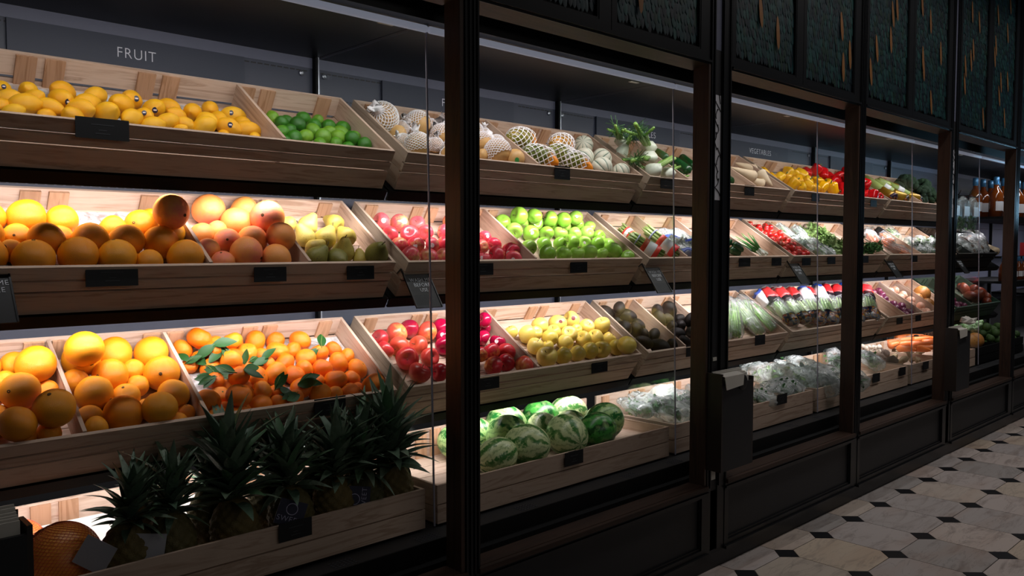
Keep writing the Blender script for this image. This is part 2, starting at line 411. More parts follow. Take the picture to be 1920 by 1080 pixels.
def ray(u, v):
    return (FW * FPX + RT * (u - CX) + UP * (CY - v)).normalized()
def onY(u, v, y): d = ray(u, v); return CAM + d * (y / d.y)
def onX(u, v, x): d = ray(u, v); return CAM + d * (x / d.x)
def pix(p):
    q = Vector(p) - CAM; z = q.dot(FW); return CX + FPX * q.dot(RT) / z, CY - FPX * q.dot(UP) / z, z

ORD = ['first', 'second', 'third', 'fourth', 'fifth', 'sixth', 'seventh', 'eighth', 'ninth', 'tenth', 'eleventh', 'twelfth', 'thirteenth',
       'fourteenth', 'fifteenth', 'sixteenth', 'seventeenth', 'eighteenth', 'nineteenth', 'twentieth'] + ['%dth' % i for i in range(21, 60)]

# ================================================================== THE SETTING
# ---- floor: octagonal marble tiles with small black squares between them
P0X, P0Y, PT, DH = 3.943, 2.057, 0.3948, 0.070
floor = empty('floor', (0, 0, 0), label='pale marble octagon tiles with small black square insets in the aisle', kind='structure')
boxobj('floor_bed', (-4, -5, -.06), (16, 3.6, -.008), M['grout'], floor)
g = .0022
def octa():
    h = PT / 2 - g; c = DH + g * .4 
    P = [(-h + c - g, -h), (h - c + g, -h), (h, -h + c - g), (h, h - c + g), (h - c + g, h), (-h + c - g, h), (-h, h - c + g), (-h, -h + c - g)]
    vs = [(x, y, 0) for x, y in P] + [(x, y, -.008) for x, y in P]
    fs = [tuple(range(8))] + [(i, i + 8, (i + 1) % 8 + 8, (i + 1) % 8) for i in range(8)]
    return vs, fs
def dia():
    d = DH - g * 1.6; P = [(-d, 0), (0, -d), (d, 0), (0, d)]
    return [(x, y, 0) for x, y in P] + [(x, y, -.008) for x, y in P], [(0, 1, 2, 3)] + [(i, i + 4, (i + 1) % 4 + 4, (i + 1) % 4) for i in range(4)]
tile_me = MB().add(*octa()).mesh('marble_tile', M['marble']); ins_me = MB().add(*dia()).mesh('black_inset', M['insetblack'])
rest_t, rest_i = MB(), MB()
cand = []
for i in range(-16, 30):
    for j in range(-16, 2):
        for what, cx, cy in (('t', P0X + (i + .5) * PT, P0Y + (j - .5) * PT), ('i', P0X + i * PT, P0Y + j * PT)):
            if cy > 2.35: continue
            ok = False
            q = Vector((cx, cy, 0)) - CAM
            if q.dot(FW) > .5:
                u, v, z = pix((cx, cy, 0)); m = 130 if z < 5 else 60
                ok = -m < u < 1920 + m and -m < v < 1080 + m and z < (12 if what == 't' else 9.5)
            cand.append((ok, what, cx, cy))
for ok, what, cx, cy in cand:
    if what == 't' and cy > 2.06 and not ok: continue
    if ok: link('marble_tile' if what == 't' else 'black_inset', tile_me if what == 't' else ins_me, floor, (cx, cy, 0))
    else: (rest_t if what == 't' else rest_i).add(*(octa() if what == 't' else dia()), Matrix.Translation((cx, cy, 0)))
for nm, mb, mt in (('far_marble_tiles', rest_t, M['marble']), ('far_black_insets', rest_i, M['insetblack'])):
    setp(link(nm, mb.mesh(nm, mt), floor), kind='stuff')

setp(boxobj('wall_back', (-4, 3.33, 0), (16, 3.43, 4.35), plain('back_wall_dark', '#1c1c20', .8)), 'dark wall behind the display cases', kind='structure')
setp(boxobj('ceiling', (-4, -5, 4.25), (16, 3.43, 4.35), plain('ceiling_dark', '#2a2828', .8)), 'dark shop ceiling above the aisle', kind='structure')
# ---- joinery: pilasters, sills, base panels, header and feather panels
YF = 2.20; YR = 2.285
OPEN = [(0.40, 1.845), (1.94, 3.382), (3.595, 5.03), (5.135, 6.61), (6.795, 8.24), (8.37, 9.81)]
POSTS = [(0.185, 0.40), (1.845, 1.94), (3.382, 3.595), (5.03, 5.135), (6.61, 6.795), (8.24, 8.37)]
ZS, ZH = 0.440, 2.468
BAYN = ['first', 'second', 'third', 'fourth', 'fifth', 'sixth']
POSTL = ['wide black pilaster at the left edge, beside the orange and lemon bay', 'narrow black pilaster between the citrus bay and the watermelon bay',
         'wide black pilaster with white vine strip, between watermelons and peppers', 'narrow black pilaster between the yellow pepper bay and the carrot bay',
         'wide black pilaster between the carrot bay and the bottle bay', 'narrow black pilaster right of the amber bottle bay']
for k, (a, b) in enumerate(POSTS):
    wide = b - a > .15
    p = empty('pilaster', ((a + b) / 2, YR, 0), label=POSTL[k], cat='pillar', group='pilasters of the shopfront')
    c = (a + b) / 2
    def pb(nm, x0, x1, y0, y1, z0, z1, m, par=p): return boxobj(nm, (x0 - c, y0 - YR, z0), (x1 - c, y1 - YR, z1), m, par)
    pb('jamb', a, a + .012, YF + .006, YR, ZS, ZH, M['walnut']); pb('jamb', b - .012, b, YF + .006, YR, ZS, ZH, M['walnut'])
    pb('jamb_edge', a - .004, a + .012, YF - .004, YF + .006, ZS, ZH, M['walnut']); 
    if wide:
        s0, s1 = a + .058, a + .118
        pb('stile', a + .012, s0, YF, YR, .10, 4.2, M['black']); pb('stile', s1, b - .012, YF, YR, .10, 4.2, M['black'])
        pb('bead', a + .020, a + .028, YF - .006, YF, .42, 4.2, M['black']); pb('bead', s0 - .012, s0 - .004, YF - .006, YF, .42, 4.2, M['black'])
        pb('bead', s1 + .006, s1 + .014, YF - .006, YF, .42, 4.2, M['black']); pb('bead', b - .028, b - .020, YF - .006, YF, .42, 4.2, M['black'])
        pb('dark_strip', s0, s1, YF + .006, YR, .10, 1.83, M['blackpanel'])
        vs = pb('vine_strip', s0, s1, YF + .006, YR, 1.83, 2.335, plain('vine_paper', '#d8d8de', .5))
        pb('dark_strip', s0, s1, YF + .006, YR, 2.335, 2.55, M['blackpanel'])
        pb('grey_strip', s0, s1, YF + .006, YR, 2.55, 4.2, M['band'])
        rr = random.Random(k)
        mb = MB()
        for i in range(13):
            z = 1.85 + i * .037; xs = [rr.uniform(s0, s1) - c for _ in range(3)]
            q = [(max(s0 - c + .003, min(s1 - c - .003, x)), YF + .0045 - YR, z + dz) for x, dz in zip(xs, (0, .02, .045))]
            q = [Vector(q[0]).lerp(Vector(q[1]), t).lerp(Vector(q[1]).lerp(Vector(q[2]), t), t) for t in (0, .25, .5, .75, 1)]
            mb.tube(q, .0022, 5)
            mb.lathe([(.0005, -.004), (.005, 0), (.0005, .004)], 6, Matrix.Translation(q[-1]))
        setp(link('vine_print', mb.mesh('vine_print', M['ink']), vs, (0, 0, 0)), kind='stuff')
        if k == 2:
            pb('small_label', s0 + .012, s0 + .045, YF + .002, YF + .006, 1.045, 1.062, M['paper'])
            pb('paper_slip', s0 + .005, s0 + .045, YF + .002, YF + .006, .455, .52, M['paper'])
        # narrow base panel under the pilaster
        pb('base_block', a + .03, b - .03, YF + .006, YR, .08, .40, M['blackpanel'])
    else:
        pb('stile', a + .012, b - .012, YF, YR, .10, 4.2, M['black'])
        w = b - a
        for q in (.20, .42, .62, .80): pb('bead', a + w * q, a + w * q + .007, YF - .007, YF, .42, 4.2, M['black'])
plinth = boxobj('baseboard_front', (-.2, 2.212, 0), (9.9, 2.30, .10), M['black']); setp(plinth, 'black plinth running along the floor under the display bays', kind='structure')

BAYTX = ['with oranges and pineapples', 'with watermelons', 'with peppers', 'with carrots', 'with amber bottles', 'at the far right edge']
for k, (a, b) in enumerate(OPEN):
    bay = empty('base_cabinet', ((a + b) / 2, YR, .1), label='black panelled base with walnut sill under the bay ' + BAYTX[k], cat='base cabinet', group='panelled bases under the bays')
    c = (a + b) / 2
    A0, B0 = a - .055, b + .02
    if k: A0 = a - .025
    def bb(nm, x0, x1, y0, y1, z0, z1, m, par=bay): return boxobj(nm, (x0 - c, y0 - YR, z0 - .1), (x1 - c, y1 - YR, z1 - .1), m, par)
    bb('sill', a, b, YF + .004, YR + .03, ZS - .03, ZS, M['walnut_x'])
    bb('sill_edge', a - .02, b + .02, YF - .016, YF + .004, ZS - .022, ZS - .002, M['walnut_x'])
    bb('rail', a - .03, b + .03, YF - .006, YR, .385, ZS - .022, M['black'])
    bb('molding', a - .03, b + .03, YF - .014, YF - .006, .395, .405, M['black'])
    bb('rail', a - .03, b + .03, YF - .003, YR, .085, .125, M['black'])
    bb('molding', a - .03, b + .03, YF - .016, YF - .003, .085, .100, M['black'])
    bb('stile', a - .03, a + .005, YF - .003, YR, .125, .385, M['black']); bb('stile', b - .02, b + .03, YF - .003, YR, .125, .385, M['black'])
    pn = bb('panel', a + .005, b - .02, YF + .016, YR, .125, .385, M['blackpanel'])
    for (x0, x1, z0, z1) in ((a + .005, b - .02, .375, .385), (a + .005, b - .02, .125, .135), (a + .005, a + .015, .135, .375), (b - .03, b - .02, .135, .375)):
        bb('bead', x0, x1, YF + .006, YF + .016, z0, z1, M['black'], bay)
    # header
    hd = empty('header_rail', (c, YR, ZH), label='black header rail with brown soffit above the bay ' + BAYTX[k], cat='header', group='header rails above the bays')
    def hb(nm, x0, x1, y0, y1, z0, z1, m): return boxobj(nm, (x0 - c, y0 - YR, z0 - ZH), (x1 - c, y1 - YR, z1 - ZH), m, hd)
    hb('rail', a - .012, b + .012, YF, YR + .02, ZH, ZH + .03, M['black'])
    hb('bead', a - .012, b + .012, YF - .012, YF, ZH + .008, ZH + .018, M['black'])
    sf = MB().add([(a - c, YF + .003 - YR, 0), (b - c, YF + .003 - YR, 0), (b - c, .01, -.014), (a - c, .01, -.014), (a - c, YF + .003 - YR, .004), (b - c, YF + .003 - YR, .004), (b - c, .01, .004), (a - c, .01, .004)],
                  [(0, 3, 2, 1), (4, 5, 6, 7), (0, 1, 5, 4), (1, 2, 6, 5), (2, 3, 7, 6), (3, 0, 4, 7)])
    link('soffit', sf.mesh('soffit', M['walnut_x']), hd)
    # two feather panels above
    mid = (a + b) / 2
    for h, (x0, x1) in enumerate(((a - .008, mid - .002), (mid + .002, b + .008))):
        fp = empty('feather_panel', ((x0 + x1) / 2, YR, ZH + .03), label='%s teal and gold feather panel above the bay %s' % ('left' if h == 0 else 'right', BAYTX[k]), cat='wall panel', group='feather panels above the bays')
        cc = (x0 + x1) / 2; hw = (x1 - x0) / 2; H = 1.65
        def fb(nm, xa, xb, ya, yb, za, zb, m): return boxobj(nm, (xa, ya - YR, za), (xb, yb - YR, zb), m, fp)
        fb('frame_rail', -hw, hw, YF, YR, 0, .03, M['black']); fb('frame_rail', -hw, hw, YF, YR, H - .05, H, M['black'])
        fb('frame_stile', -hw, -hw + .035, YF, YR, .03, H - .05, M['black']); fb('frame_stile', hw - .075, hw, YF, YR, .03, H - .05, M['black'])
        fb('bead', -hw + .035, hw - .075, YF + .002, YF + .012, .03, .038, M['black']); fb('bead', hw - .084, hw - .075, YF + .002, YF + .012, .038, H - .05, M['black'])
        fb('backing', -hw + .035, hw - .075, YF + .026, YR, .03, H - .05, M['blackpanel'])
        if k == 0 and h == 0: continue
        rr = random.Random(k * 10 + h)
        mb = MB(); tone = []
        x_l, x_r = -hw + .040, hw - .080
        def fshape(w, L, tilt):
            P = [(0, 0), (.62, .10), (.98, .34), (.92, .62), (.55, .90), (0, 1.0)]
            vs = [(0, -tilt, -L * .02)]; pts = []
            for s, t in P: pts.append((s * w / 2, -tilt * (1 - t) - .001, t * L))
            vs = pts + [(-x, y, z) for x, y, z in pts[1:-1]]
            cen = [(0, -tilt * (1 - t) - .003, t * L) for t in (.34, .62)]
            n = len(vs); vs += cen
            return vs, [(0, 1, 2, n), (n, 2, 3, n + 1), (n + 1, 3, 4, 5), (0, n, 6, ) + (), (0, n, 7, 6), (n, n + 1, 8, 7), (n + 1, 5, 9, 8)]
        base = []
        vs, fs = fshape(.035, .14, .010); fs = [f for f in fs if len(f) == 4]
        z = .0
        row = 0
        while z < H - .16:
            x = x_l + (.009 if row % 2 else -.004)
            while x < x_r:
                xx = x + rr.uniform(-.005, .005); zz = z + .034 + rr.uniform(0, .02)
                if x_l + .014 < xx < x_r - .014 and zz < H - .165:
                    s = rr.uniform(.85, 1.15)
                    m = Matrix.Translation((xx, YF + .021 - YR, zz)) @ Matrix.Rotation(rr.uniform(-.10, .10), 4, 'Y') @ Matrix.Diagonal((s, 1, s, 1))
                    mb.add(vs, fs, m); t = rr.random()
                    colr = lin(['#143e41', '#1b4a4e', '#102e38', '#193d2e', '#255c57', '#14222c'][int(t * 6)])
                    tone.append((len(vs), colr))
                x += .0265
            z += .040; row += 1
        me = mb.mesh('feathers', M['feather'], True)
        ca = me.color_attributes.new('tone', 'FLOAT_COLOR', 'POINT')
        ca.data.foreach_set('color', np.repeat(np.array([t[1] for t in tone], dtype=np.float32), len(vs), axis=0).ravel())
        setp(link('feathers', me, fp), 'overlapping small teal feathers', kind='stuff')
        gme = bpy.data.meshes.get('gold_feather_shape')
        if not gme:
            gme = MB().add(*[vs, fs]).mesh('gold_feather_shape', M['goldf'], True)
        for i in range(11):
            link('gold_feather', gme, fp, (rr.uniform(x_l + .03, x_r - .03), YF + .012 - YR, .04 + (i + rr.random()) * .125), (0, rr.uniform(-.06, .06), 0)).scale = (1.05, 1, 1.3)

# ================================================================== REFRIGERATED CASES
SIGNW = {0: ('FRUIT', 1.133, .115), 1: ('FRUIT', 2.680, .115), 2: ('VEGETABLES', 4.232, .32), 3: ('VEGETABLES', 5.72, .32), 4: ('VEGETABLES', 7.33, .32)}
CASEL = ['holding citrus fruit and pineapples', 'holding apples and watermelons', 'holding fennel, asparagus and avocados', 'holding peppers, tomatoes and celery', 'holding carrots and onions', 'holding hanging herb packs and dark crates', 'holding amber bottles', 'holding dark bottles at the far right edge']
for k, (a, b) in enumerate(UNIT):
    c = (a + b) / 2; a1, b1 = DIVX[k], DIVX[k + 1]
    cs = empty('refrigerated_case', (c, 3.27, .3), label='open refrigerated display case ' + CASEL[k], cat='display case', group='refrigerated cases along the wall')
    def cb(nm, x0, x1, y0, y1, z0, z1, m, par=cs): return boxobj(nm, (x0 - c, y0 - 3.27, z0 - .3), (x1 - c, y1 - 3.27, z1 - .3), m, par)
    cb('back_panel', a1 + .004, b1 - .004, 3.27, 3.30, .95, 2.392, M['back']); cb('lower_back_panel', a1 + .004, b1 - .004, 3.27, 3.30, .45, .95, M['shelf'])
    cb('top_band', a1 + .004, b1 - .004, 3.268, 3.30, 2.392, 2.437, M['band'])
    cb('canopy', a1 + .002, b1 - .002, 2.46, 3.30, 2.437, 2.475, M['dark'])
    cb('fascia', a1, b1, 2.40, 2.46, 2.428, 2.60, M['dark'])
    cb('upright', a1 - .012, a1 - .004, 3.24, 3.27, .5, 2.437, M['shelf']); cb('upright_edge', a1 - .003, a1 + .003, 3.235, 3.27, .5, 2.437, M['steel'])
    for sgn in (a1 + .046, b1 - .066):
        link('bolt_cap', MB().lathe([(.012, 0), (.012, .006), (.005, .009)], 12, Matrix.Translation((sgn - c, -.002, 2.365 - .3)) @ Matrix.Rotation(PI / 2, 4, 'X')).mesh('bolt_cap', M['steel']), cs)
    mb = MB()
    for zz in (2.375, 1.823, 1.335, 2.262):
        x = a1 + .03
        while x < b1 - .05:
            if zz not in (2.375, 2.262) or not (a + .335 < x < b - .30): mb.box((x - c, -.0015, zz - .3), (x + .022 - c, .001, zz - .3 + .005))
            x += .030
    setp(link('slots', mb.mesh('slots', M['dark']), cs), kind='stuff')
    link('lamp_cover', MB().lathe([(.011, -(b1 - a1) / 2 + .005), (.0135, -(b1 - a1) / 2 + .01), (.0135, (b1 - a1) / 2 - .01), (.011, (b1 - a1) / 2 - .005)], 14,
         Matrix.Translation(((a1 + b1) / 2 - c, 2.452 - 3.27, 2.41 - .3)) @ Matrix.Rotation(PI / 2, 4, 'Y')).mesh('lamp_cover', M['tube'], True), cs)
    mb = MB(); rr = random.Random(k + 50)
    for i in range(7): x = b1 - .22 + rr.uniform(0, .14); y = 2.50 + rr.uniform(0, .10); mb.box((x - c, y - 3.27, 2.4345 - .3), (x + rr.uniform(.03, .07) - c, y + .02 - 3.27, 2.4365 - .3))
    link('wiring_label', mb.mesh('wiring_label', M['paper']), cs)
    al = math.atan2(.552, .833)
    for zr in ((1.972, 1.542, 1.042) if k < 5 else ((1.542, 1.042) if k == 5 else ())):
        m = Matrix.Translation((0, 2.62 - 3.27, zr - .3)) @ Matrix.Rotation(al, 4, 'X'); x0, x1 = a1 + .006 - c, b1 - .006 - c
        link('shelf', MB().box((x0, .0, -.186), (x1, .50, -.172), m).mesh('shelf', M['shelf']), cs)
        link('shelf_lip', MB().box((x0, -.006, -.216), (x1, .004, -.172), m).mesh('shelf_lip', M['shelf']), cs)
        for xx in (x0 + .01, x1 - .016): link('bracket', MB().box((xx, .05, -.225), (xx + .006, .62, -.186), m).mesh('bracket', M['shelf']), cs)
    cb('deck', a1, b1, 2.335, 3.27, .44, .525, M['grille']); cb('deck_edge', a1, b1, 2.328, 2.335, .44, .529, M['shelf'])
    mb = MB()
    for pc in (.28, .72, .95):
        for i in range(6):
            for j in range(4): x = a1 + pc * (b1 - a1) + i * .016 - .04; y = 2.355 + j * .014; mb.box((x - c, y - 3.27, .5245 - .3), (x + .010 - c, y + .008 - 3.27, .5262 - .3))
    setp(link('grille_holes', mb.mesh('grille_holes', plain('grille_glint', '#2a2d33', .4)), cs), kind='stuff')
    cb('riser', a1, b1, 2.29, 2.33, .30, .46, M['shelf'])
    # sign board
    if k in SIGNW:
        w, sx, tw = SIGNW[k]
        sb = empty('sign_board', (sx, 3.262, 2.33), label={0: 'grey sign board reading FRUIT above the lemons', 1: 'grey sign board reading FRUIT above the netted pears and papayas', 2: 'grey sign board reading VEGETABLES behind the fennel', 3: 'grey sign board reading VEGETABLES above the parsnips and yellow peppers', 4: 'grey sign board reading VEGETABLES at the back of the broccoli bay'}[k], cat='sign', group='category signs on the case backs')
        boxobj('board', (-.428, -.006, -.075), (.432, .006, .060), M['signgrey'], sb)
        t = text('lettering', w, .0555, M['white'], sb, (0, -.0075, -.019), (PI / 2, 0, 0))
        bpy.context.view_layer.update(); t.scale = (tw * (1.22 if k < 2 else 1) / max(.01, t.dimensions.x), 1, 1)
# glass dividers between the cases
for k, x in enumerate(DIVX[1:6]):
    gd = empty('glass_divider', (x, 2.45, .54), label='clear glass divider between display cases, ' + ['left of the narrow pilaster in the citrus bay', 'crossing the fennel and avocado crates', 'crossing the yellow peppers and celery', 'in front of the carrots and broccoli', 'in the bottle bay'][k], cat='glass panel', group='glass dividers between the cases')
    z0, z1 = .543, 2.43
    vs = []
    for dx in (-.003, .003): vs += [(dx, -.022, 0), (dx, .80, 0), (dx, .80, z1 - z0), (dx, .016, z1 - z0)]
    link('pane', MB().add(vs, [(0, 1, 2, 3), (7, 6, 5, 4), (1, 5, 6, 2), (0, 4, 5, 1), (3, 2, 6, 7)]).mesh('pane', M['glass']), gd)
    link('polished_edge', MB().add([(-.003, -.022, 0), (.003, -.022, 0), (.003, .016, z1 - z0), (-.003, .016, z1 - z0), (-.003, -.0275, 0), (.003, -.0275, 0), (.003, .0105, z1 - z0), (-.003, .0105, z1 - z0)],
         [(0, 1, 2, 3), (5, 4, 7, 6), (0, 3, 7, 4), (1, 5, 6, 2), (3, 2, 6, 7), (0, 4, 5, 1)]).mesh('polished_edge', plain('glass_edge_grey', '#9a97a4', .2)), gd)
    link('clip', MB().box((-.006, .004, z1 - z0 - .012), (.006, .022, z1 - z0 + .004)).mesh('clip', M['steel']), gd)

# ================================================================== CRATES
AL = math.atan2(.552, .833)
TIER = {1: (2.62, 1.972, AL), 2: (2.62, 1.542, AL), 3: (2.62, 1.042, AL), 4: (2.445, .685, 0.0)}
DEP = {1: .462, 2: .462, 3: .475, 4: .56}
T_ = .012
class Bin: pass
def crate(k, tier, divs, label, floor_n=-.10, mats=None, x0=None, x1=None):
    a, b = UNIT[k]
    if x0 is not None: a = x0
    if x1 is not None: b = x1
    y, z, al = TIER[tier]; D = DEP[tier]; W = b - a
    wx, we, wp = mats or (M['wood'], M['wood_end'], M['wood_post'])
    r = empty('produce_crate', (a, y, z), (al, 0, 0), label, 'crate', 'slatted crates on the display shelves')
    def cb(nm, p, q, m): return boxobj(nm, p, q, m, r)
    HB = .167 if tier < 4 else .150
    if tier < 4: fr = [(0, -.045), (-.0515, -.084), (-.0925, -HB)]
    else: fr = [(0, -.074), (-.079, -HB)]
    for i, (t, bt) in enumerate(fr): cb('front_board', (0, -.0015 * (i == 1), bt), (W, T_, t), wx)
    up = .075 if tier == 4 else 0
    cb('back_board', (T_, D - T_, -.080), (W - T_, D, up), wx); cb('back_board', (T_, D - T_, -HB), (W - T_, D, -.092), wx)
    for x in (0, W - T_):
        cb('end_board', (x, T_, -.083), (x + T_, D, up * 0), we); cb('end_board', (x, T_, -HB), (x + T_, D, -.087), we)
    fz = floor_n
    for i in range(4):
        q = (D - 2 * T_) / 4
        cb('floor_board', (T_, T_ + i * q + .0015, fz - .012), (W - T_, T_ + (i + 1) * q - .0015, fz), wx)
    slots = [W * f for f in (.25, .5, .75)]
    for sx in slots + [.042, W - .042]:
        for dx in ((-.072, -.012), (.012, .072)):
            if sx < .05 and dx[0] < 0 or sx > W - .05 and dx[0] > 0: continue
            cb('brace', (sx + dx[0], D - T_ - .010, -HB), (sx + dx[1], D - T_, up - .006), wp)
    for dv in divs:
        x = dv - a
        cb('divider', (x - .006, T_ + .001, -HB + .02), (x + .006, D - T_ - .011, .004), we)
    B = Bin(); B.root = r; B.a = a + T_; B.b = b - T_; B.D = D; B.nf = floor_n; B.tier = tier
    B.M = Matrix.Translation((a, y, z)) @ Matrix.Rotation(al, 4, 'X'); B.Mi = B.M.inverted(); B.a0 = a
    return B
def sub(B, xa, xb, nf=None):
    S = Bin(); S.__dict__.update(B.__dict__); S.xa = (xa if xa is not None else B.a) - B.a0; S.xb = (xb if xb is not None else B.b) - B.a0; S.sph = []
    if nf is not None: S.nf = nf
    return S
def planeP(B, u, v, n):
    """point where the sight line of (u,v) meets the plane at height n above the crate's rim plane (crate-local)"""
    d = (B.Mi.to_3x3() @ ray(u, v)); o = B.Mi @ CAM
    return o + d * ((n - o.z) / d.z)
def settle(B, items, rmin=.0, rmax=9, seed=0):
    """items (u, v, r_px): each starts on its sight line where it would lie on the bin floor, then overlaps are pushed apart
    (floor, boards and earlier fruit hold) while every fruit stays close to its sight line"""
    n = len(items)
    if not n: return []
    rr = random.Random(seed + n)
    o = np.array(B.Mi @ CAM); Dv = np.zeros((n, 3)); rad = np.zeros(n); P = np.zeros((n, 3))
    yb = B.D - T_ - .011
    for i, it in enumerate(items):
        w = ray(it[0], it[1]); d = np.array(B.Mi.to_3x3() @ w); Dv[i] = d
        t0 = -o[2] / d[2]; zc = (w * t0).dot(FW); rad[i] = min(rmax, max(rmin, it[2] * zc / FPX))
        t = min((B.nf + rad[i] - o[2]) / d[2], (yb - rad[i] - o[1]) / d[1]) if d[2] < 0 else (yb - rad[i] - o[1]) / d[1]
        P[i] = o + d * t; P[i, 2] += rr.uniform(0, .3) * rad[i]
    F = np.array([np.array(c) for c, q in B.sph]).reshape(-1, 3); Fr = np.array([q for c, q in B.sph])
    K = 260
    for k in range(K):
        teth = .22 * (1 - k / K) + .02
        tt = ((P - o) * Dv).sum(1); P += teth * (o + Dv * tt[:, None] - P)
        P[:, 2] -= .02 * rad
        for A, Ar, fixed in ((P, rad, False), (F, Fr, True)):
            if not len(A): continue
            df = P[:, None, :] - A[None, :, :]; ds = np.sqrt((df ** 2).sum(2)) + 1e-6
            ov = (rad[:, None] + Ar[None, :]) * .965 - ds
            if not fixed: np.fill_diagonal(ov, -1)
            ov = np.maximum(ov, 0)
            dr = df / ds[:, :, None]; dr[:, :, 2] += .25 * np.sign(dr[:, :, 2])
            P += (dr * ov[:, :, None]).sum(1) * (.9 if fixed else .42)
        P[:, 0] = np.clip(P[:, 0], B.xa + rad * .97, B.xb - rad * .97)
        P[:, 2] = np.maximum(P[:, 2], B.nf + rad); P[:, 1] = np.minimum(P[:, 1], yb - rad)
        zz_ = np.clip(P[:, 2], 0, None); lim = T_ + np.where(zz_ < rad, np.sqrt(np.maximum(rad ** 2 - zz_ ** 2, (.35 * rad) ** 2)), .35 * rad)
        P[:, 1] = np.maximum(P[:, 1], lim)
    out = []
    for i, it in enumerate(items):
        p = Vector(P[i]); B.sph.append((p, float(rad[i]))); out.append((p, float(rad[i]), it))
    return out
def fillers(B, n, r, hid=((836, 899), (1298, 1374)), seed=1, below=True):
    rr = random.Random(seed); out = []
    listed = [(pix(B.M @ c), rj) for c, rj in B.sph]
    for _ in range(n):
        p = Vector((rr.uniform(B.xa + r, max(B.xa + r, B.xb - r)), rr.uniform(T_ + r, B.D - .03 - r), B.nf + r))
        u, v, z = pix(B.M @ p)
        ok = any(x0 < u < x1 for x0, x1 in hid)
        if not ok and below:
            for (lu, lv, lz), rj in listed:
                if math.hypot(u - lu, v - lv) < .62 * rj * FPX / lz and lz < z: ok = True; break
        if not ok: continue
        if any((p - c).length < (r + rj) * .97 for c, rj in B.sph): continue
        B.sph.append((p, r)); out.append((p, r, (u, v, 0)))
    return out
def scatter(B, n, r, xa=None, xb=None, sa=None, sb=None, seed=3, maxn=.05, tries=60):
    """pour n spheres into part of a bin: each drops onto the lowest place it finds among a few tries"""
    rr = random.Random(seed); out = []
    xa = B.xa if xa is None else xa; xb = B.xb if xb is None else xb; sa = T_ if sa is None else sa; sb = B.D - .025 if sb is None else sb
    for _ in range(n):
        best = None; rj_ = r * rr.uniform(.92, 1.08)
        for _t in range(tries):
            x = rr.uniform(xa + rj_, max(xa + rj_, xb - rj_)); s = rr.uniform(sa + rj_, max(sa + rj_, sb - rj_)); h = B.nf + rj_
            for c, r2 in B.sph:
                d2 = (c.x - x) ** 2 + (c.y - s) ** 2; R2 = ((rj_ + r2) * .98) ** 2
                if d2 < R2: h = max(h, c.z + math.sqrt(R2 - d2))
            if best is None or h < best[0]: best = (h, x, s)
        if best[0] > maxn: continue
        p = Vector((best[1], best[2], best[0])); B.sph.append((p, rj_)); out.append((p, rj_, pix(B.M @ p)))
    return out

# ================================================================== FRUIT AND VEGETABLE SHAPES
def ell(rx, rz, seg=20, rings=12, fn=None):
    prof = []
    for i in range(rings + 1):
        a = PI * i / rings; prof.append((max(.0004, rx * math.sin(a)), -rz * math.cos(a)))
    m = MB(); m.lathe(prof, seg, None, fn); return m
def prof_mesh(name, prof, mat, seg=20, fn=None, smooth=True):
    return MB().lathe(prof, seg, None, fn).mesh(name, mat, smooth)
def lump(amp, freq, seed):
    def f(p, a=0): return p * (1 + amp * mnoise.noise(p * freq + Vector((seed * 3.7, seed, -seed))))
    return f
def apple_prof(h=.92, top=.42, shoulder=.12):
    pr = []
    for i in range(15):
        t = PI * i / 14
        r = math.sin(t) * (1 + .10 * math.cos(PI - t)); z = -math.cos(t) * h
        z -= top * math.exp(-((PI - t) / .42) ** 2); z += .22 * math.exp(-(t / .36) ** 2)
        pr.append((max(.004, r), z))
    return pr
def sc(prof, k): return [(r * k, z * k) for r, z in prof]
def unit_meshes(name, mats, gen, nvar=2):
    return [gen(i).mesh(name, mats, True) for i in range(nvar)]
# all fruit meshes have unit mean radius and are scaled per object
UM = {}
def reg(kind, mat, gen, nvar=2): UM[kind] = unit_meshes(kind, mat, gen, nvar)
def g_orange(i): return ell(1.02, .97, 24, 14, lump(.05, .9, i + 1))
reg('orange', M['orange'], g_orange); reg('orange_d', M['orangedeep'], g_orange); reg('grapefruit', M['grapefruit'], lambda i: ell(1.03, .95, 24, 14, lump(.05, .8, i + 9)))
def g_lemon(i):
    pr = []
    for j in range(17):
        t = PI * j / 16; r = math.sin(t) ** .92 * .86; z = -math.cos(t) * 1.13
        z += -.20 * math.exp(-(t / .33) ** 2) + .13 * math.exp(-((PI - t) / .3) ** 2)
        if t < .25: r *= .9
        pr.append((max(.01, r), z))
    return MB().lathe(pr, 20, None, lump(.06, .9, i + 3))
reg('lemon', M['lemon'], g_lemon, 3)
reg('lime', M['lime'], lambda i: MB().lathe([(max(.01, math.sin(PI * j / 14) * .93), -math.cos(PI * j / 14) * 1.05 - .10 * math.exp(-((PI * j / 14) / .3) ** 2)) for j in range(15)], 20, None, lump(.05, .9, i)))
def g_mand(i):
    pr = [(max(.01, math.sin(PI * j / 14) ** .9 * 1.06), -math.cos(PI * j / 14) * .86 - .08 * math.exp(-((PI - PI * j / 14) / .3) ** 2)) for j in range(15)]
    return MB().lathe(pr, 22, None, lump(.07, 1.1, i + 2))
reg('mandarin', M['mandarin'], g_mand, 3)
def g_apple(i): return MB().lathe(apple_prof(), 22, None, lump(.08, .8, i + 4))
for k_, m_ in (('pinkapple', 'pinkapple'), ('redapple', 'redapple'), ('crimson', 'crimson'), ('granny', 'granny')): reg(k_, M[m_], g_apple, 3)
reg('golden', M['golden'], lambda i: MB().lathe([(r * .96, z * 1.03) for r, z in apple_prof(.98)], 22, None, lump(.09, .8, i + 6)), 3)
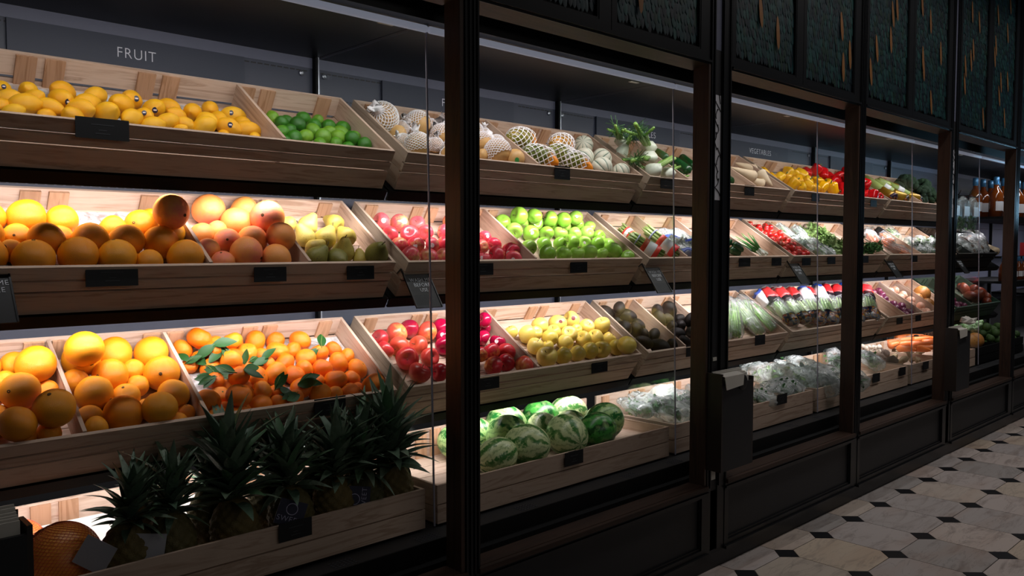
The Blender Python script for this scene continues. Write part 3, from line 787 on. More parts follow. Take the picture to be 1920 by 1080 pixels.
def g_pear(i):
    pts = [(.01, -.95), (.5, -1.0), (.9, -.62), (1.0, -.2), (.88, .22), (.66, .58), (.48, .9), (.34, 1.15), (.16, 1.26), (.02, 1.25)]
    pr = []
    for j in range(len(pts) - 1):
        for q in (0, .5): pr.append((pts[j][0] * (1 - q) + pts[j + 1][0] * q, pts[j][1] * (1 - q) + pts[j + 1][1] * q))
    pr.append(pts[-1]); pr = [(r, z + .12 * math.exp(-((r) / .3) ** 2) * (z < -.5)) for r, z in pr]
    return MB().lathe(pr, 20, None, lump(.09, .8, i + 8))
reg('pear', M['pear'], g_pear, 3); reg('pearolive', M['pearolive'], g_pear)
def g_avo(i):
    pr = [(max(.01, math.sin(PI * j / 14) * (.86 - .18 * (j / 14 - .4))), -math.cos(PI * j / 14) * 1.22) for j in range(15)]
    return MB().lathe(pr, 20, None, lump(.08, 1.2, i + 5))
reg('avocado', M['avocado'], g_avo, 3); reg('avogreen', M['avogreen'], g_avo)
reg('melonA', M['melonA'], lambda i: ell(.95, 1.12, 28, 18, lump(.04, .7, i))); reg('melonB', M['melonB'], lambda i: ell(.97, 1.05, 28, 18, lump(.04, .7, i))); reg('melonC', M['melonC'], lambda i: ell(.96, 1.1, 28, 18, lump(.04, .7, i)))
def rib(nr, d):
    def f(p, a): k_ = 1 - d * (abs(math.cos(a * nr / 2)) < .24) - d * .8 * (1 - abs(math.sin(a * nr / 2))) ** 2; return Vector((p.x * k_, p.y * k_, p.z))
    return f
def g_ch(i):
    def f(p, a):
        q = abs(math.sin(a * 4.5)); k_ = 1 - .09 * max(0, 1 - q * 1.6); return Vector((p.x * k_, p.y * k_, p.z * .92))
    return ell(1.03, 1.0, 54, 14, f)
reg('charentais', M['charentais'], g_ch, 1)
reg('asianpear', M['pearasian'], lambda i: ell(1.0, .95, 22, 14, lump(.04, .8, i)))
def g_papaya(i):
    pr = [(max(.01, math.sin(PI * j / 16) ** .9 * (.78 + .14 * math.cos(PI * j / 16))), -math.cos(PI * j / 16) * 1.55) for j in range(17)]
    return MB().lathe(pr, 22, None, lump(.06, .8, i))
reg('papaya', M['papaya'], g_papaya)
reg('pomelo', M['netorange'], lambda i: ell(1.0, 1.05, 26, 16, lump(.03, .8, i)))
def g_pepper(i):
    pr = [(.06, -.86), (.45, -.98), (.72, -.86), (.82, -.5), (.92, .0), (.98, .5), (.90, .82), (.60, .98), (.25, .90), (.05, .78)]
    pp = []
    for j in range(len(pr) - 1):
        for q in (0, .5): pp.append((pr[j][0] * (1 - q) + pr[j + 1][0] * q, pr[j][1] * (1 - q) + pr[j + 1][1] * q))
    pp.append(pr[-1])
    def f(p, a): k_ = 1 - .15 * (1 - abs(math.sin(a * 2 + .6 * i))) ** 2; q = Vector((p.x * k_, p.y * k_, p.z)); return q * (1 + .12 * mnoise.noise(q * 1.1 + Vector((i * 4, 1, 2))))
    return MB().lathe(pp, 32, None, f)
reg('yellowpepper', M['yellowpepper'], g_pepper, 3); reg('redpepper', M['redpepper'], g_pepper, 3)
for k_, m_ in (('tomato', 'tomato'), ('onionred', 'onionred'), ('onion', 'onion'), ('shallot', 'shallot'), ('sprout', 'sprout'), ('mushroom', 'mushroom'), ('chili', 'chili')):
    zt = {'tomato': 1, 'sprout': 1, 'mushroom': .8, 'chili': 1.6}.get(k_, .95)
    reg(k_, M[m_], lambda i, zt=zt, k_=k_: MB().lathe([(max(.01, math.sin(PI * j / 10)), -math.cos(PI * j / 10) * zt + (.28 * math.exp(-((PI - PI * j / 10) / .3) ** 2) if 'onion' in k_ or k_ == 'shallot' else 0)) for j in range(11)], 14, None, lump(.08, .9, i)))
reg('pumpkin', M['pumpkin'], lambda i: ell(1.0, 1.05, 20, 12, lump(.08, .8, i)))
reg('yam', M['yam'], lambda i: ell(.85, 1.25, 18, 12, lump(.35, 1.3, i + 2)), 3); reg('ginger', M['ginger'], lambda i: ell(.6, 1.5, 18, 14, lump(.8, 1.6, i + 3)), 3)
# small fittings shared by many fruits (unit radius)
stem_me = MB().tube([(0, 0, .42), (.03, .02, .62), (.10, .05, .86)], [.035, .03, .045], 6).mesh('stem', M['stem'], True)
pstem_me = MB().tube([(0, 0, 1.18), (.04, .02, 1.4), (.14, .04, 1.62)], [.045, .035, .05], 6).mesh('stem', M['stem'], True)
gstem_me = MB().tube([(0, 0, .72), (.02, .02, .95), (.14, .05, 1.22), (.3, .05, 1.32)], [.16, .1, .09, .11], 7).mesh('stem', M['stemgreen'], True)
navel_me = MB().lathe([(.02, .945), (.10, .955), (.09, .985), (.03, .97)], 10).mesh('stem_end', M['eye'], True)
calyx_me = MB().lathe([(.02, .72), (.13, .735), (.08, .78), (.02, .80)], 7).mesh('calyx', M['stemgreen'], True)
def stick(mat, r=.26, rad=1.0, name='sticker'):
    vs = [(0, 0, rad * 1.012)] + [(r * math.cos(a) * .9, r * math.sin(a), math.sqrt(max(0, rad * rad - r * r)) * 1.012) for a in [2 * PI * i / 14 for i in range(14)]]
    return MB().add(vs, [(0, i + 1, (i + 1) % 14 + 1) for i in range(14)]).mesh(name, mat, True)
sticker_me = {c: stick(M[m]) for c, m in (('navy', 'navy'), ('white', 'stickw'), ('maroon', 'stickr'), ('green', 'stickg'))}
print_me = MB().add([(-.13, -.05, 1.022), (.13, -.05, 1.022), (.13, .07, 1.022), (-.13, .07, 1.022)], [(0, 1, 2, 3)]).mesh('sticker_print', M['stickw'])
def leaf_mesh(L, w, bend, mat, n=7, name='leaf', fold=.25, tip=1.0):
    vs = []; fs = []
    for i in range(n):
        t = i / (n - 1); ww = w * math.sin(PI * min(1, (t * .92 + .06) ** tip)) + .0006
        x = L * t; z = bend * L * t * t
        for s in (-1, 0, 1): vs.append((x, s * ww, z + abs(s) * ww * fold))
    for i in range(n - 1):
        for s in (0, 1): fs.append((i * 3 + s, i * 3 + s + 1, i * 3 + s + 4, i * 3 + s + 3))
    return MB().add(vs, fs).mesh(name, mat, True)
twig_me = MB().tube([(-.2, 0, 0), (.5, .1, .15), (1.3, .05, .5)], [.05, .045, .04], 5).mesh('twig', M['stemgreen'], True)
leaf_mes = [leaf_mesh(1.5, .36, b, M['leaf']) for b in (-.1, .15, -.3)]
def diamond_net(rx, rz, turns, strands, wire, z0=-1, z1=1, seg=22, name='net', mat=None):
    mb = MB()
    for sgn in (1, -1):
        for k_ in range(strands):
            pts = []
            for i in range(seg + 1):
                t = z0 + (z1 - z0) * i / seg; th = 2 * PI * k_ / strands + sgn * turns * 2 * PI * (i / seg)
                rr_ = math.sqrt(max(.02, 1 - t * t)); pts.append((rx * rr_ * math.cos(th), rx * rr_ * math.sin(th), rz * t))
            mb.tube(pts, wire, 3, False)
    return mb.mesh(name, mat or M['foam'], True)
foam_me = diamond_net(1.05, 1.02, 0.42, 18, .036, -.55, .99, 16, 'foam_net')
papnet_me = diamond_net(.95, 1.55, .5, 10, .042, -.97, .60, 20, 'foam_net')
redn_me = diamond_net(1.012, 1.062, .55, 36, .008, -.97, .97, 30, 'net', M['netting'])
tuft_me = MB().lathe([(.05, .85), (.32, .98), (.22, 1.14), (.30, 1.36), (.42, 1.5)], 14, None, lump(.3, 3, 2)).mesh('net_tuft', M['foam'], True)

ROWW = ['front'] + ORD[1:20]
class Pile:
    """collects the fruits of one bin so each gets a label by its row and order in the row"""
    def __init__(s, B, what, where, name, cat, group): s.B = B; s.what = what; s.where = where; s.name = name; s.cat = cat; s.group = group; s.items = []
    def put(s, kind, placed, parts=(), hidden=False, axis='any', squash=None, seed=0, name=None, what=None):
        rr = random.Random(hash((len(s.items), 11)) % 9999 + seed)
        for i, (p, r, it) in enumerate(placed):
            me = UM[kind][rr.randrange(len(UM[kind]))]
            o = link(name or s.name, me, None, s.B.M @ p)
            r_v = r * {'lemon': 1.10, 'lime': 1.14, 'mandarin': 1.07, 'asianpear': 1.2}.get(kind, 1.0); o.scale = (r_v, r_v, r_v)
            if axis == 'any': o.rotation_euler = (rr.uniform(-PI, PI), rr.uniform(-1.3, 1.3), rr.uniform(-PI, PI))
            elif axis == 'up': o.rotation_euler = (rr.uniform(-.5, .5), rr.uniform(-.5, .5), rr.uniform(-PI, PI))
            elif axis == 'tilt': o.rotation_euler = (rr.uniform(-1.2, 1.2), rr.uniform(-1.2, 1.2), rr.uniform(-PI, PI))
            elif axis == 'flat': o.rotation_euler = (PI / 2 + rr.uniform(-.45, .45), rr.uniform(-.4, .4), rr.uniform(-PI, PI))
            elif axis == 'side': o.rotation_euler = (rr.uniform(-PI, PI), PI / 2 + rr.uniform(-.45, .45), rr.uniform(-.7, .7))
            elif axis == 'slope': o.rotation_euler = (-PI / 2 + AL + rr.uniform(-.3, .3), rr.uniform(-.3, .3), rr.uniform(-.4, .4))
            elif axis == 'front': o.rotation_euler = (PI / 2 + rr.uniform(-.7, .7), rr.uniform(-.6, .6), rr.uniform(-.9, .5))
            ex = it[3] if len(it) > 3 else None
            for pm in parts: link(pm.name.split('.')[0], pm, o)
            note = ''
            if ex:
                for e in ex.split(','):
                    if e in sticker_me:
                        sk = link('sticker', sticker_me[e], o)
                        # sticker faces the viewer side
                        dirn = (CAM - o.location).normalized() + Vector((rr.uniform(-.45, .45), rr.uniform(-.3, .2), rr.uniform(-.2, .35)))
                        q = dirn.to_track_quat('Z', 'Y'); rot = o.rotation_euler.to_matrix()
                        sk.rotation_euler = (rot.inverted() @ q.to_matrix()).to_euler()
                        k2 = {'lemon': 1.0, 'golden': .98}.get(kind, .99)
                        dl = (rot.inverted() @ dirn.normalized())
                        far = max((Vector(v.co).dot(dl) for v in me.vertices if (Vector(v.co).cross(dl)).length < .32), default=1.0)
                        sk.location = dl * (far - 1.0)
                        if e == 'navy': link('sticker_print', print_me, sk)
                        note = e + '-stickered'
                    if e == 'leaf':
                        im = o.rotation_euler.to_matrix().inverted()
                        for q in range(3):
                            dw = ((CAM - o.location).normalized() * .8 + Vector((rr.uniform(-.6, .6), 0, rr.uniform(.2, .7)))).normalized()
                            xw = Vector((rr.uniform(-1, 1), rr.uniform(-.3, .3), rr.uniform(-.5, .6))); xw = (xw - dw * xw.dot(dw)).normalized(); yw = dw.cross(xw)
                            lf = link('leaf', leaf_mes[rr.randrange(3)], o, im @ (dw * 1.04)); lf.rotation_euler = (im @ Matrix((xw, yw, dw)).transposed()).to_euler(); lf.scale = (1.35, 1.35, 1.35)
                        link('twig', twig_me, o, im @ (dw * 1.02), lf.rotation_euler)
                        note = 'leafy'
                    if e == 'front' or e == 'up': pass
            s.items.append((o, p, r, hidden, note, what or s.what))
    def finish(s):
        vis = [x for x in s.items if not x[3]]
        if vis:
            rm = sum(x[2] for x in vis) / len(vis)
            rows = {}
            for x in vis:
                sv = x[1].y + .9 * x[1].z
                rows.setdefault(max(0, int((sv - (T_ + B_FRONT(s.B))) / (1.75 * rm))), []).append(x)
            ks = sorted(rows)
            for i, kx in enumerate(ks):
                L = sorted(rows[kx], key=lambda x: x[1].x)
                rn = 'front' if i == 0 else ('back' if i == len(ks) - 1 else ROWW[min(i, 19)])
                if len(ks) == 1: rn = 'only'
                for j, x in enumerate(L):
                    nm = (x[4] + ' ' if x[4] else '') + x[5]
                    pos = 'only' if len(L) == 1 else ('leftmost' if j == 0 else ('rightmost' if j == len(L) - 1 else ORD[j] + ' from left'))
                    lab = '%s, %s in %s row, %s' % (nm, pos, rn, s.where)
                    setp(x[0], ' '.join(lab.split()), s.cat, s.group)
        for x in s.items:
            if x[3]: setp(x[0], '%s lying hidden beneath the others, %s' % (s.what, s.where), s.cat, s.group)
def B_FRONT(B): return 0.0

def Z(ox, oy, k, L):
    """crop-pixel readings to picture pixels"""
    return [(ox + t[0] / k, oy + t[1] / k, t[2] / k) + tuple(t[3:]) for t in L]

W3 = (M['wood'], M['wood_end'], M['wood_post'])
# ------------------------------------------------------------------ case 0: citrus
C01 = crate(0, 1, [1.407], 'slatted pine crate of lemons and limes on the top shelf', -.105)
b = sub(C01, None, 1.40); P = Pile(b, 'yellow lemon', 'top lemon bin', 'lemon', 'lemon', 'lemons in the top crate')
P.put('lemon', settle(b, Z(0, 0, 4, [(15, 665, 68, 'navy'), (215, 690, 76), (470, 692, 88), (715, 722, 80), (985, 755, 84, 'navy'), (1270, 805, 72), (1575, 820, 70), (1750, 868, 72, 'navy'),
  (60, 735, 74), (250, 748, 80), (460, 752, 92, 'navy'), (650, 772, 82), (910, 790, 94), (1145, 832, 84, 'navy'), (1445, 846, 76), (1330, 882, 70), (1550, 905, 72, 'navy'), (1640, 892, 66), (1820, 922, 64),
  (180, 780, 95), (20, 800, 66), (370, 818, 82), (1090, 850, 70, 'navy'), (590, 825, 92), (800, 848, 92), (990, 888, 82), (1255, 918, 72), (1390, 932, 64), (1530, 942, 80), (1725, 962, 80, 'navy'), (1885, 955, 80),
  (95, 838, 72), (355, 862, 66), (555, 862, 84), (1145, 938, 72), (1685, 990, 50), (1350, 965, 50), (1915, 1010, 50)])), axis='flat')
P.put('lemon', fillers(b, 300, .032, seed=2), hidden=True, axis='flat'); P.finish()
b = sub(C01, 1.413, None); P = Pile(b, 'green lime', 'top lime bin', 'lime', 'lime', 'limes in the top crate')
P.put('lime', settle(b, Z(400, 0, 4, [(445, 885, 50), (550, 912, 48), (515, 922, 54), (675, 886, 50), (785, 908, 46), (865, 950, 56), (990, 952, 58), (755, 942, 56), (520, 985, 54), (565, 990, 50), (632, 940, 64), (958, 990, 58), (868, 1000, 52), (750, 992, 58),
  (1065, 1012, 54), (1050, 1045, 54), (605, 1032, 58), (692, 1026, 56), (825, 1030, 64), (945, 1035, 60), (1140, 1068, 54), (800, 1072, 48), (915, 1068, 50), (1020, 1082, 48), (1110, 1085, 46), (545, 1050, 40)])), axis='any', parts=())
P.put('lime', fillers(b, 200, .026, seed=3), hidden=True); P.finish()
C02 = crate(0, 2, [1.137, 1.5], 'slatted pine crate of large oranges, grapefruit and pears on second shelf', -.075)
b = sub(C02, None, 1.131); P = Pile(b, 'large orange', 'second-shelf orange bin', 'orange', 'orange', 'large oranges on the second shelf')
b_items = Z(0, 270, 4, [(-50, 560, 130), (165, 590, 142), (435, 612, 118), (870, 640, 100), (1130, 560, 80), (1035, 622, 118), (-60, 690, 130), (150, 700, 100), (340, 700, 130), (470, 690, 90), (1390, 680, 100),
  (60, 800, 90), (1110, 850, 95), (1010, 880, 60), (700, 710, 132), (970, 745, 130), (1225, 742, 126), (-85, 815, 140), (255, 812, 148), (585, 812, 146), (885, 822, 138), (1410, 806, 130)])
P.put('orange', settle(b, b_items), parts=(navel_me,), axis='any')
P.put('orange', fillers(b, 200, .05, seed=5), hidden=True, parts=(navel_me,))
q = settle(b, Z(0, 270, 4, [(1275, 552, 128)])); P.put('grapefruit', q, parts=(navel_me,), name='grapefruit', what='pink grapefruit stray')
P.finish()
b = sub(C02, 1.143, 1.494); P = Pile(b, 'pink-orange grapefruit', 'second-shelf grapefruit bin', 'grapefruit', 'grapefruit', 'grapefruit on the second shelf')
P.put('grapefruit', settle(b, Z(400, 270, 4, [(-10, 500, 122), (220, 475, 108), (-70, 660, 90), (50, 650, 80), (180, 582, 116), (415, 552, 124), (-40, 800, 90), (110, 722, 98), (320, 712, 110), (525, 690, 108), (70, 878, 88), (255, 808, 124), (490, 812, 112)])), parts=(navel_me,))
P.put('grapefruit', fillers(b, 120, .045, seed=6), hidden=True, parts=(navel_me,)); P.finish()
b = sub(C02, 1.506, None); P = Pile(b, 'speckled yellow pear', 'second-shelf pear bin', 'pear', 'pear', 'pears on the second shelf')
P.put('pear', settle(b, Z(400, 270, 4, [(560, 595, 60), (715, 602, 78), (900, 592, 76), (685, 690, 80), (990, 690, 80), (845, 700, 88), (765, 775, 72), (990, 798, 86), (1090, 855, 62)])), parts=(pstem_me,), axis='tilt')
P.put('pearolive', settle(b, Z(400, 270, 4, [(785, 825, 86), (945, 838, 82), (1215, 838, 90)])), parts=(pstem_me,), axis='any', what='olive green pear')
P.put('pear', fillers(b, 80, .038, seed=7), hidden=True, parts=(pstem_me,)); P.finish()
C03 = crate(0, 3, [.742, 1.117], 'slatted pine crate of oranges and mandarins on the third shelf', -.085)
b = sub(C03, None, .736); P = Pile(b, 'bright orange', 'lower left orange bin', 'orange', 'orange', 'oranges on the third shelf')
P.put('orange_d', settle(b, Z(0, 540, 4, [(110, 600, 100), (-80, 640, 120), (290, 560, 140), (0, 690, 100), (340, 765, 84), (145, 750, 138), (285, 860, 90), (-70, 830, 130), (0, 950, 80), (130, 985, 132), (392, 922, 144), (-60, 1040, 130), (345, 1085, 88), (210, 1110, 80)])), parts=(navel_me,), axis='any')
P.put('orange_d', fillers(b, 120, .05, seed=8), hidden=True, parts=(navel_me,)); P.finish()
b = sub(C03, .748, 1.111); P = Pile(b, 'bright orange', 'lower middle orange bin', 'orange', 'orange', 'oranges on the third shelf')
P.put('orange_d', settle(b, Z(0, 540, 4, [(640, 425, 130), (1145, 490, 126), (870, 500, 126), (1010, 615, 90), (612, 590, 136), (1030, 745, 84), (845, 660, 130), (1180, 655, 130), (600, 720, 100), (1325, 775, 118), (950, 815, 104), (705, 822, 140), (680, 970, 100), (1330, 970, 80), (1080, 900, 80), (1180, 890, 126), (925, 940, 140), (725, 1050, 86), (1400, 935, 70)])), parts=(navel_me,), axis='any')
P.put('orange_d', fillers(b, 160, .05, seed=9), hidden=True, parts=(navel_me,)); P.finish()
b = sub(C03, 1.123, None, -.090); P = Pile(b, 'leafy-stemmed mandarin' if 0 else 'small mandarin', 'mandarin bin', 'mandarin', 'mandarin', 'mandarins on the third shelf')
mandA = Z(0, 540, 4, [(1480, 370, 82), (1390, 455, 72), (1745, 400, 68), (1605, 465, 80), (1500, 540, 62), (1425, 580, 58, 'leaf'), (1590, 592, 76, 'leaf'), (1740, 535, 78), (1615, 690, 60, 'leaf'), (1750, 690, 66, 'leaf'), (1690, 785, 64), (1600, 850, 88), (1790, 822, 88), (1640, 905, 76), (1810, 915, 62)])
mandB = Z(400, 540, 4, [(315, 366, 78), (460, 388, 66), (150, 395, 66), (640, 418, 76), (10, 470, 80, 'leaf'), (258, 460, 72), (350, 492, 56), (905, 465, 62), (785, 500, 70, 'leaf'), (620, 475, 62), (475, 480, 78), (1000, 512, 56), (680, 522, 72), (140, 536, 78), (255, 590, 56, 'leaf'), (390, 572, 66, 'leaf'), (30, 690, 62, 'leaf'), (180, 690, 74, 'leaf'), (940, 562, 76), (815, 612, 72), (535, 572, 76), (1080, 606, 72),
  (680, 592, 66), (330, 682, 86), (445, 660, 86), (605, 652, 76), (230, 745, 58), (1040, 682, 62), (670, 722, 76, 'leaf'), (770, 700, 60), (920, 692, 80), (480, 790, 66, 'leaf'), (1195, 706, 80), (60, 780, 74), (350, 802, 82), (195, 828, 88), (1100, 760, 48), (490, 852, 62), (610, 828, 68, 'leaf'), (790, 788, 76), (915, 792, 58), (1025, 762, 66), (345, 875, 82), (205, 908, 62), (70, 912, 58)])
P.put('mandarin', settle(b, sorted(mandA + mandB, key=lambda t: t[1] + (0 if len(t) < 4 else -2))), parts=(calyx_me,), axis='tilt')
P.put('mandarin', fillers(b, 400, .031, seed=10), hidden=True, parts=(calyx_me,)); P.finish()
C04 = crate(0, 4, [], 'long flat pine crate of pineapples and netted pomelos at the bottom left', -.115)
# ------------------------------------------------------------------ case 1
C11 = crate(1, 1, [2.667], 'slatted pine crate of netted pears, papayas and striped melons on top shelf', -.085)
b = sub(C11, None, 2.66); P = Pile(b, 'tan pear in white foam net', 'top netted-pear bin', 'asian_pear', 'pear', 'foam-netted pears on the top shelf')
LP = Z(680, 190, 5.818, [(210, 185, 150), (430, 290, 70), (600, 250, 125), (740, 280, 80), (870, 380, 115), (980, 330, 120), (1100, 400, 120), (1330, 330, 75), (1190, 340, 110), (440, 440, 75), (790, 480, 80), (1000, 520, 110), (1310, 470, 110), (1480, 430, 90), (1130, 560, 90), (600, 470, 120), (1470, 540, 125)])
P.put('asianpear', settle(b, LP), parts=(foam_me, tuft_me), axis='tilt')
P.put('asianpear', settle(b, Z(680, 190, 5.818, [(385, 355, 85), (1320, 575, 60), (1690, 585, 92, 'green')])), axis='any', what='bare tan pear')
P.put('asianpear', fillers(b, 60, .05, seed=12), hidden=True, parts=(foam_me,)); P.finish()
b = sub(C11, 2.674, None); P = Pile(b, 'papaya in white net', 'top papaya bin', 'papaya', 'papaya', 'papayas on the top shelf')

def orient(o, d, roll=0.0):
    o.rotation_euler = (Vector(d).to_track_quat('Z', 'Y').to_matrix() @ Matrix.Rotation(roll, 3, 'Z')).to_euler()
def wpt(B, u, v, n): return B.M @ planeP(B, u, v, n)
def manual(name, me, loc, scale, d, label, cat, group, parts=(), roll=0.0):
    o = link(name, me, None, loc); o.scale = (scale,) * 3; orient(o, d, roll)
    for p in parts: link(p.name.split('.')[0], p, o)
    return setp(o, label, cat, group)
def zz(ox, oy, k, x, y): return ox + x / k, oy + y / k

for (x0, y0, x1, y1, lab) in ((455, 235, 640, 262, 'dark green papaya in white net, back left of the papaya bin'), (700, 290, 985, 285, 'papaya in white net with bare orange end, upper middle of the papaya bin'),
                              (590, 345, 790, 425, 'papaya in white net with orange tip, front left of the papaya bin'), (770, 340, 960, 420, 'papaya in white net tucked behind the front ones, by the striped melons'), (860, 380, 1050, 470, 'yellow-orange papaya in torn net, front right against the melons')):
    n_ = -.025 if y1 > 400 else .0
    p0 = wpt(b, *zz(840, 200, 4, x0, y0), n_); p1 = wpt(b, *zz(840, 200, 4, x1, y1), n_); c_ = (p0 + p1) / 2 + Vector((0, -.552, .833)) * .005
    r_ = .060; manual('papaya', UM['papaya'][0], c_, r_, (p1 - p0), lab, 'papaya', 'papayas on the top shelf', (papnet_me,)); b.sph += [(b.Mi @ (c_ + (p1 - p0).normalized() * q), .045) for q in (-.04, .04)]
P = Pile(b, 'pale green-striped melon', 'top melon bin', 'striped_melon', 'melon', 'striped melons on the top shelf')
P.put('charentais', settle(b, Z(840, 200, 4, [(1015, 290, 76), (1155, 388, 80), (1020, 390, 82), (1300, 480, 70), (1150, 458, 86)])), parts=(), axis='tilt'); P.finish()
C12 = crate(1, 2, [2.655], 'slatted pine crate of pink apples and green apples on second shelf', -.085)
b = sub(C12, None, 2.649); P = Pile(b, 'pink-red apple', 'second-shelf pink apple bin', 'apple', 'apple', 'pink apples on the second shelf')
b_it = Z(400, 270, 4, [(1262, 588, 76, 'white'), (1400, 590, 72, 'white'), (1530, 598, 62), (1325, 682, 68), (1595, 662, 60), (1475, 682, 76), (1395, 757, 70), (1640, 762, 70, 'white'), (1520, 762, 72, 'white'), (1480, 838, 76), (1612, 846, 72), (1730, 660, 60), (1730, 752, 66), (1728, 838, 66)]) + Z(840, 370, 4, [(60, 300, 66), (150, 330, 66), (280, 300, 54, 'white'), (80, 380, 66), (190, 400, 66), (258, 370, 54), (350, 352, 58), (120, 440, 66), (495, 385, 76, 'white'), (370, 432, 72), (500, 432, 64, 'white'), (262, 448, 54, 'white')])
P.put('pinkapple', settle(b, sorted(b_it, key=lambda t: t[1])), parts=(stem_me,), axis='any')
P.put('pinkapple', fillers(b, 200, .043, seed=14), hidden=True, parts=(stem_me,)); P.finish()
b = sub(C12, 2.661, None); P = Pile(b, 'green apple', 'second-shelf green apple bin', 'apple', 'apple', 'green apples on the second shelf')
P.put('granny', settle(b, Z(840, 370, 4, [(548, 120, 72), (652, 130, 60), (410, 168, 66), (768, 150, 62), (868, 152, 60), (955, 152, 55, 'white'),
  (535, 190, 62), (655, 200, 62), (762, 202, 58), (876, 206, 60), (978, 208, 55), (1062, 208, 58), (495, 252, 68), (625, 272, 66, 'white'), (740, 268, 58), (842, 272, 58), (948, 275, 54), (1050, 264, 58), (1145, 272, 52),
  (605, 378, 66), (725, 357, 66), (838, 352, 60), (930, 338, 66), (1025, 338, 52, 'white'), (1120, 352, 60), (1212, 342, 54), (742, 424, 70), (865, 424, 62), (970, 424, 60), (1060, 414, 64), (1155, 424, 50), (1250, 408, 68), (1350, 418, 52)])), parts=(stem_me,), axis='any')
P.put('granny', fillers(b, 200, .035, seed=15), hidden=True, parts=(stem_me,)); P.finish()
C13 = crate(1, 3, [2.672], 'slatted pine crate of red apples and yellow apples on third shelf', -.085)
b = sub(C13, None, 2.666); P = Pile(b, 'red apple', 'third-shelf red apple bin', 'apple', 'apple', 'red apples on the third shelf')
ra = Z(400, 540, 4, [(1250, 382, 70), (1385, 348, 84), (1300, 452, 70), (1390, 432, 80), (1455, 532, 90), (1545, 632, 86), (1700, 632, 72), (1620, 520, 76), (1540, 432, 76), (1615, 325, 80)]) + Z(840, 570, 4, [(120, 330, 66), (170, 420, 66), (60, 440, 70), (340, 352, 70), (455, 332, 72), (250, 372, 60), (330, 452, 80), (460, 442, 70), (565, 434, 72), (180, 350, 60)])
rc = Z(400, 540, 4, [(1470, 312, 74), (1712, 262, 66), (1725, 335, 62, 'white'), (1730, 432, 72)]) + Z(840, 570, 4, [(60, 120, 66), (140, 180, 66), (285, 112, 58), (295, 172, 54), (80, 240, 66), (180, 270, 66), (275, 272, 62), (370, 262, 62, 'white')])
q = settle(b, sorted([t + (() if len(t) > 3 else ('',)) + ('c',) for t in rc] + [t + ('', 'r') for t in ra], key=lambda t: t[1]))
P.put('crimson', [x for x in q if x[2][4] == 'c'], parts=(stem_me,), axis='any', what='glossy crimson apple')
P.put('redapple', [x for x in q if x[2][4] == 'r'], parts=(stem_me,), axis='any')
P.put('redapple', fillers(b, 200, .043, seed=16), hidden=True, parts=(stem_me,)); P.finish()
b = sub(C13, 2.678, None); P = Pile(b, 'yellow apple', 'third-shelf yellow apple bin', 'apple', 'apple', 'yellow apples on the third shelf')
P.put('golden', settle(b, sorted(Z(840, 570, 4, [(490, 208, 54), (585, 232, 76), (685, 172, 66), (660, 220, 56), (820, 158, 72, 'maroon'), (925, 128, 68, 'maroon'), (1050, 175, 66), (1175, 165, 66), (810, 205, 60), (765, 262, 66), (905, 216, 70), (970, 185, 50),
  (655, 312, 70), (755, 302, 52), (870, 292, 66), (1000, 268, 66), (1105, 252, 66), (1215, 242, 56), (742, 396, 86), (866, 388, 72), (968, 372, 66), (1066, 352, 68), (1158, 342, 70), (1262, 340, 64), (1350, 316, 72)]), key=lambda t: t[1])), parts=(stem_me,), axis='tilt')
P.put('golden', fillers(b, 200, .038, seed=17), hidden=True, parts=(stem_me,)); P.finish()
C14 = crate(1, 4, [], 'long flat pine crate of watermelons at the bottom', -.055)
b = sub(C14, None, None); P = Pile(b, 'striped watermelon', 'bottom watermelon crate', 'watermelon', 'watermelon', 'watermelons in the bottom crate')
wm = [(690, 835, 136, 'B'), (900, 805, 132, 'C'), (1160, 902, 142, 'A'), (430, 905, 150, 'A'), (410, 990, 158, 'A'), (690, 935, 132, 'C'), (940, 918, 124, 'C'), (1130, 988, 140, 'B'), (905, 1042, 160, 'C'), (615, 1088, 160, 'C'), (250, 1000, 130, 'A'), (60, 1010, 130, 'A'), (375, 1190, 148, 'C'), (170, 1150, 120, 'A'), (20, 1120, 100, 'C')]
q = settle(b, [(840 + x / 4, 570 + y / 4, r / 4, '', kd) for x, y, r, kd in wm if (x, y) != (20, 1120)])
for kd, wd in (('A', 'green striped watermelon'), ('B', 'dark green watermelon'), ('C', 'pale mottled watermelon')): P.put('melon' + kd, [x for x in q if x[2][4] == kd], axis='side', what=wd)
P.finish()
# ------------------------------------------------------------------ pineapples and pomelos (case 0, bottom)
b = sub(C04, None, None)
P = Pile(b, 'pomelo in red net', 'bottom left crate', 'pomelo', 'pomelo', 'netted pomelos in the bottom left crate')
red_tag = MB().box((-.35, -.22, .98), (.35, .22, 1.04)).mesh('net_label', M['labelred'])
q = settle(b, [(40, 1000, 46), (105, 1004, 34, ''), (118, 1050, 68)]); P.put('pomelo', q, parts=(redn_me,), axis='up'); P.finish()
lo = [x[0] for x in P.items]
nl = link('net_label', red_tag, lo[1]); nl.rotation_euler = (lo[1].rotation_euler.to_matrix().inverted() @ Vector((-.1, -.25, 1)).to_track_quat('Z', 'Y').to_matrix()).to_euler(); nl.scale = (.8, .8, .99)
def g_pine(i):
    pr = []
    for j in range(41):
        t = j / 40; z = -1.25 + 2.5 * t; r = .92 * max(.012, math.sin(PI * (.035 + .93 * t))) ** .5
        if j in (0, 40): r = .02
        pr.append((r, z))
    def f(p, a):
        q = math.cos(6 * a + p.z * 7.5) * math.cos(6 * a - p.z * 7.5); k_ = 1 + .11 * (abs(q) ** .7) - .05; return Vector((p.x * k_, p.y * k_, p.z))
    return MB().lathe(pr, 72, None, f)
reg('pineapple', M['pinebody'], g_pine)
pl = [leaf_mesh(1.0, .125, bnd, M['pineleaf'], 8, 'leaf', .45, .75) for bnd in (-.55, -.3, -.08)]
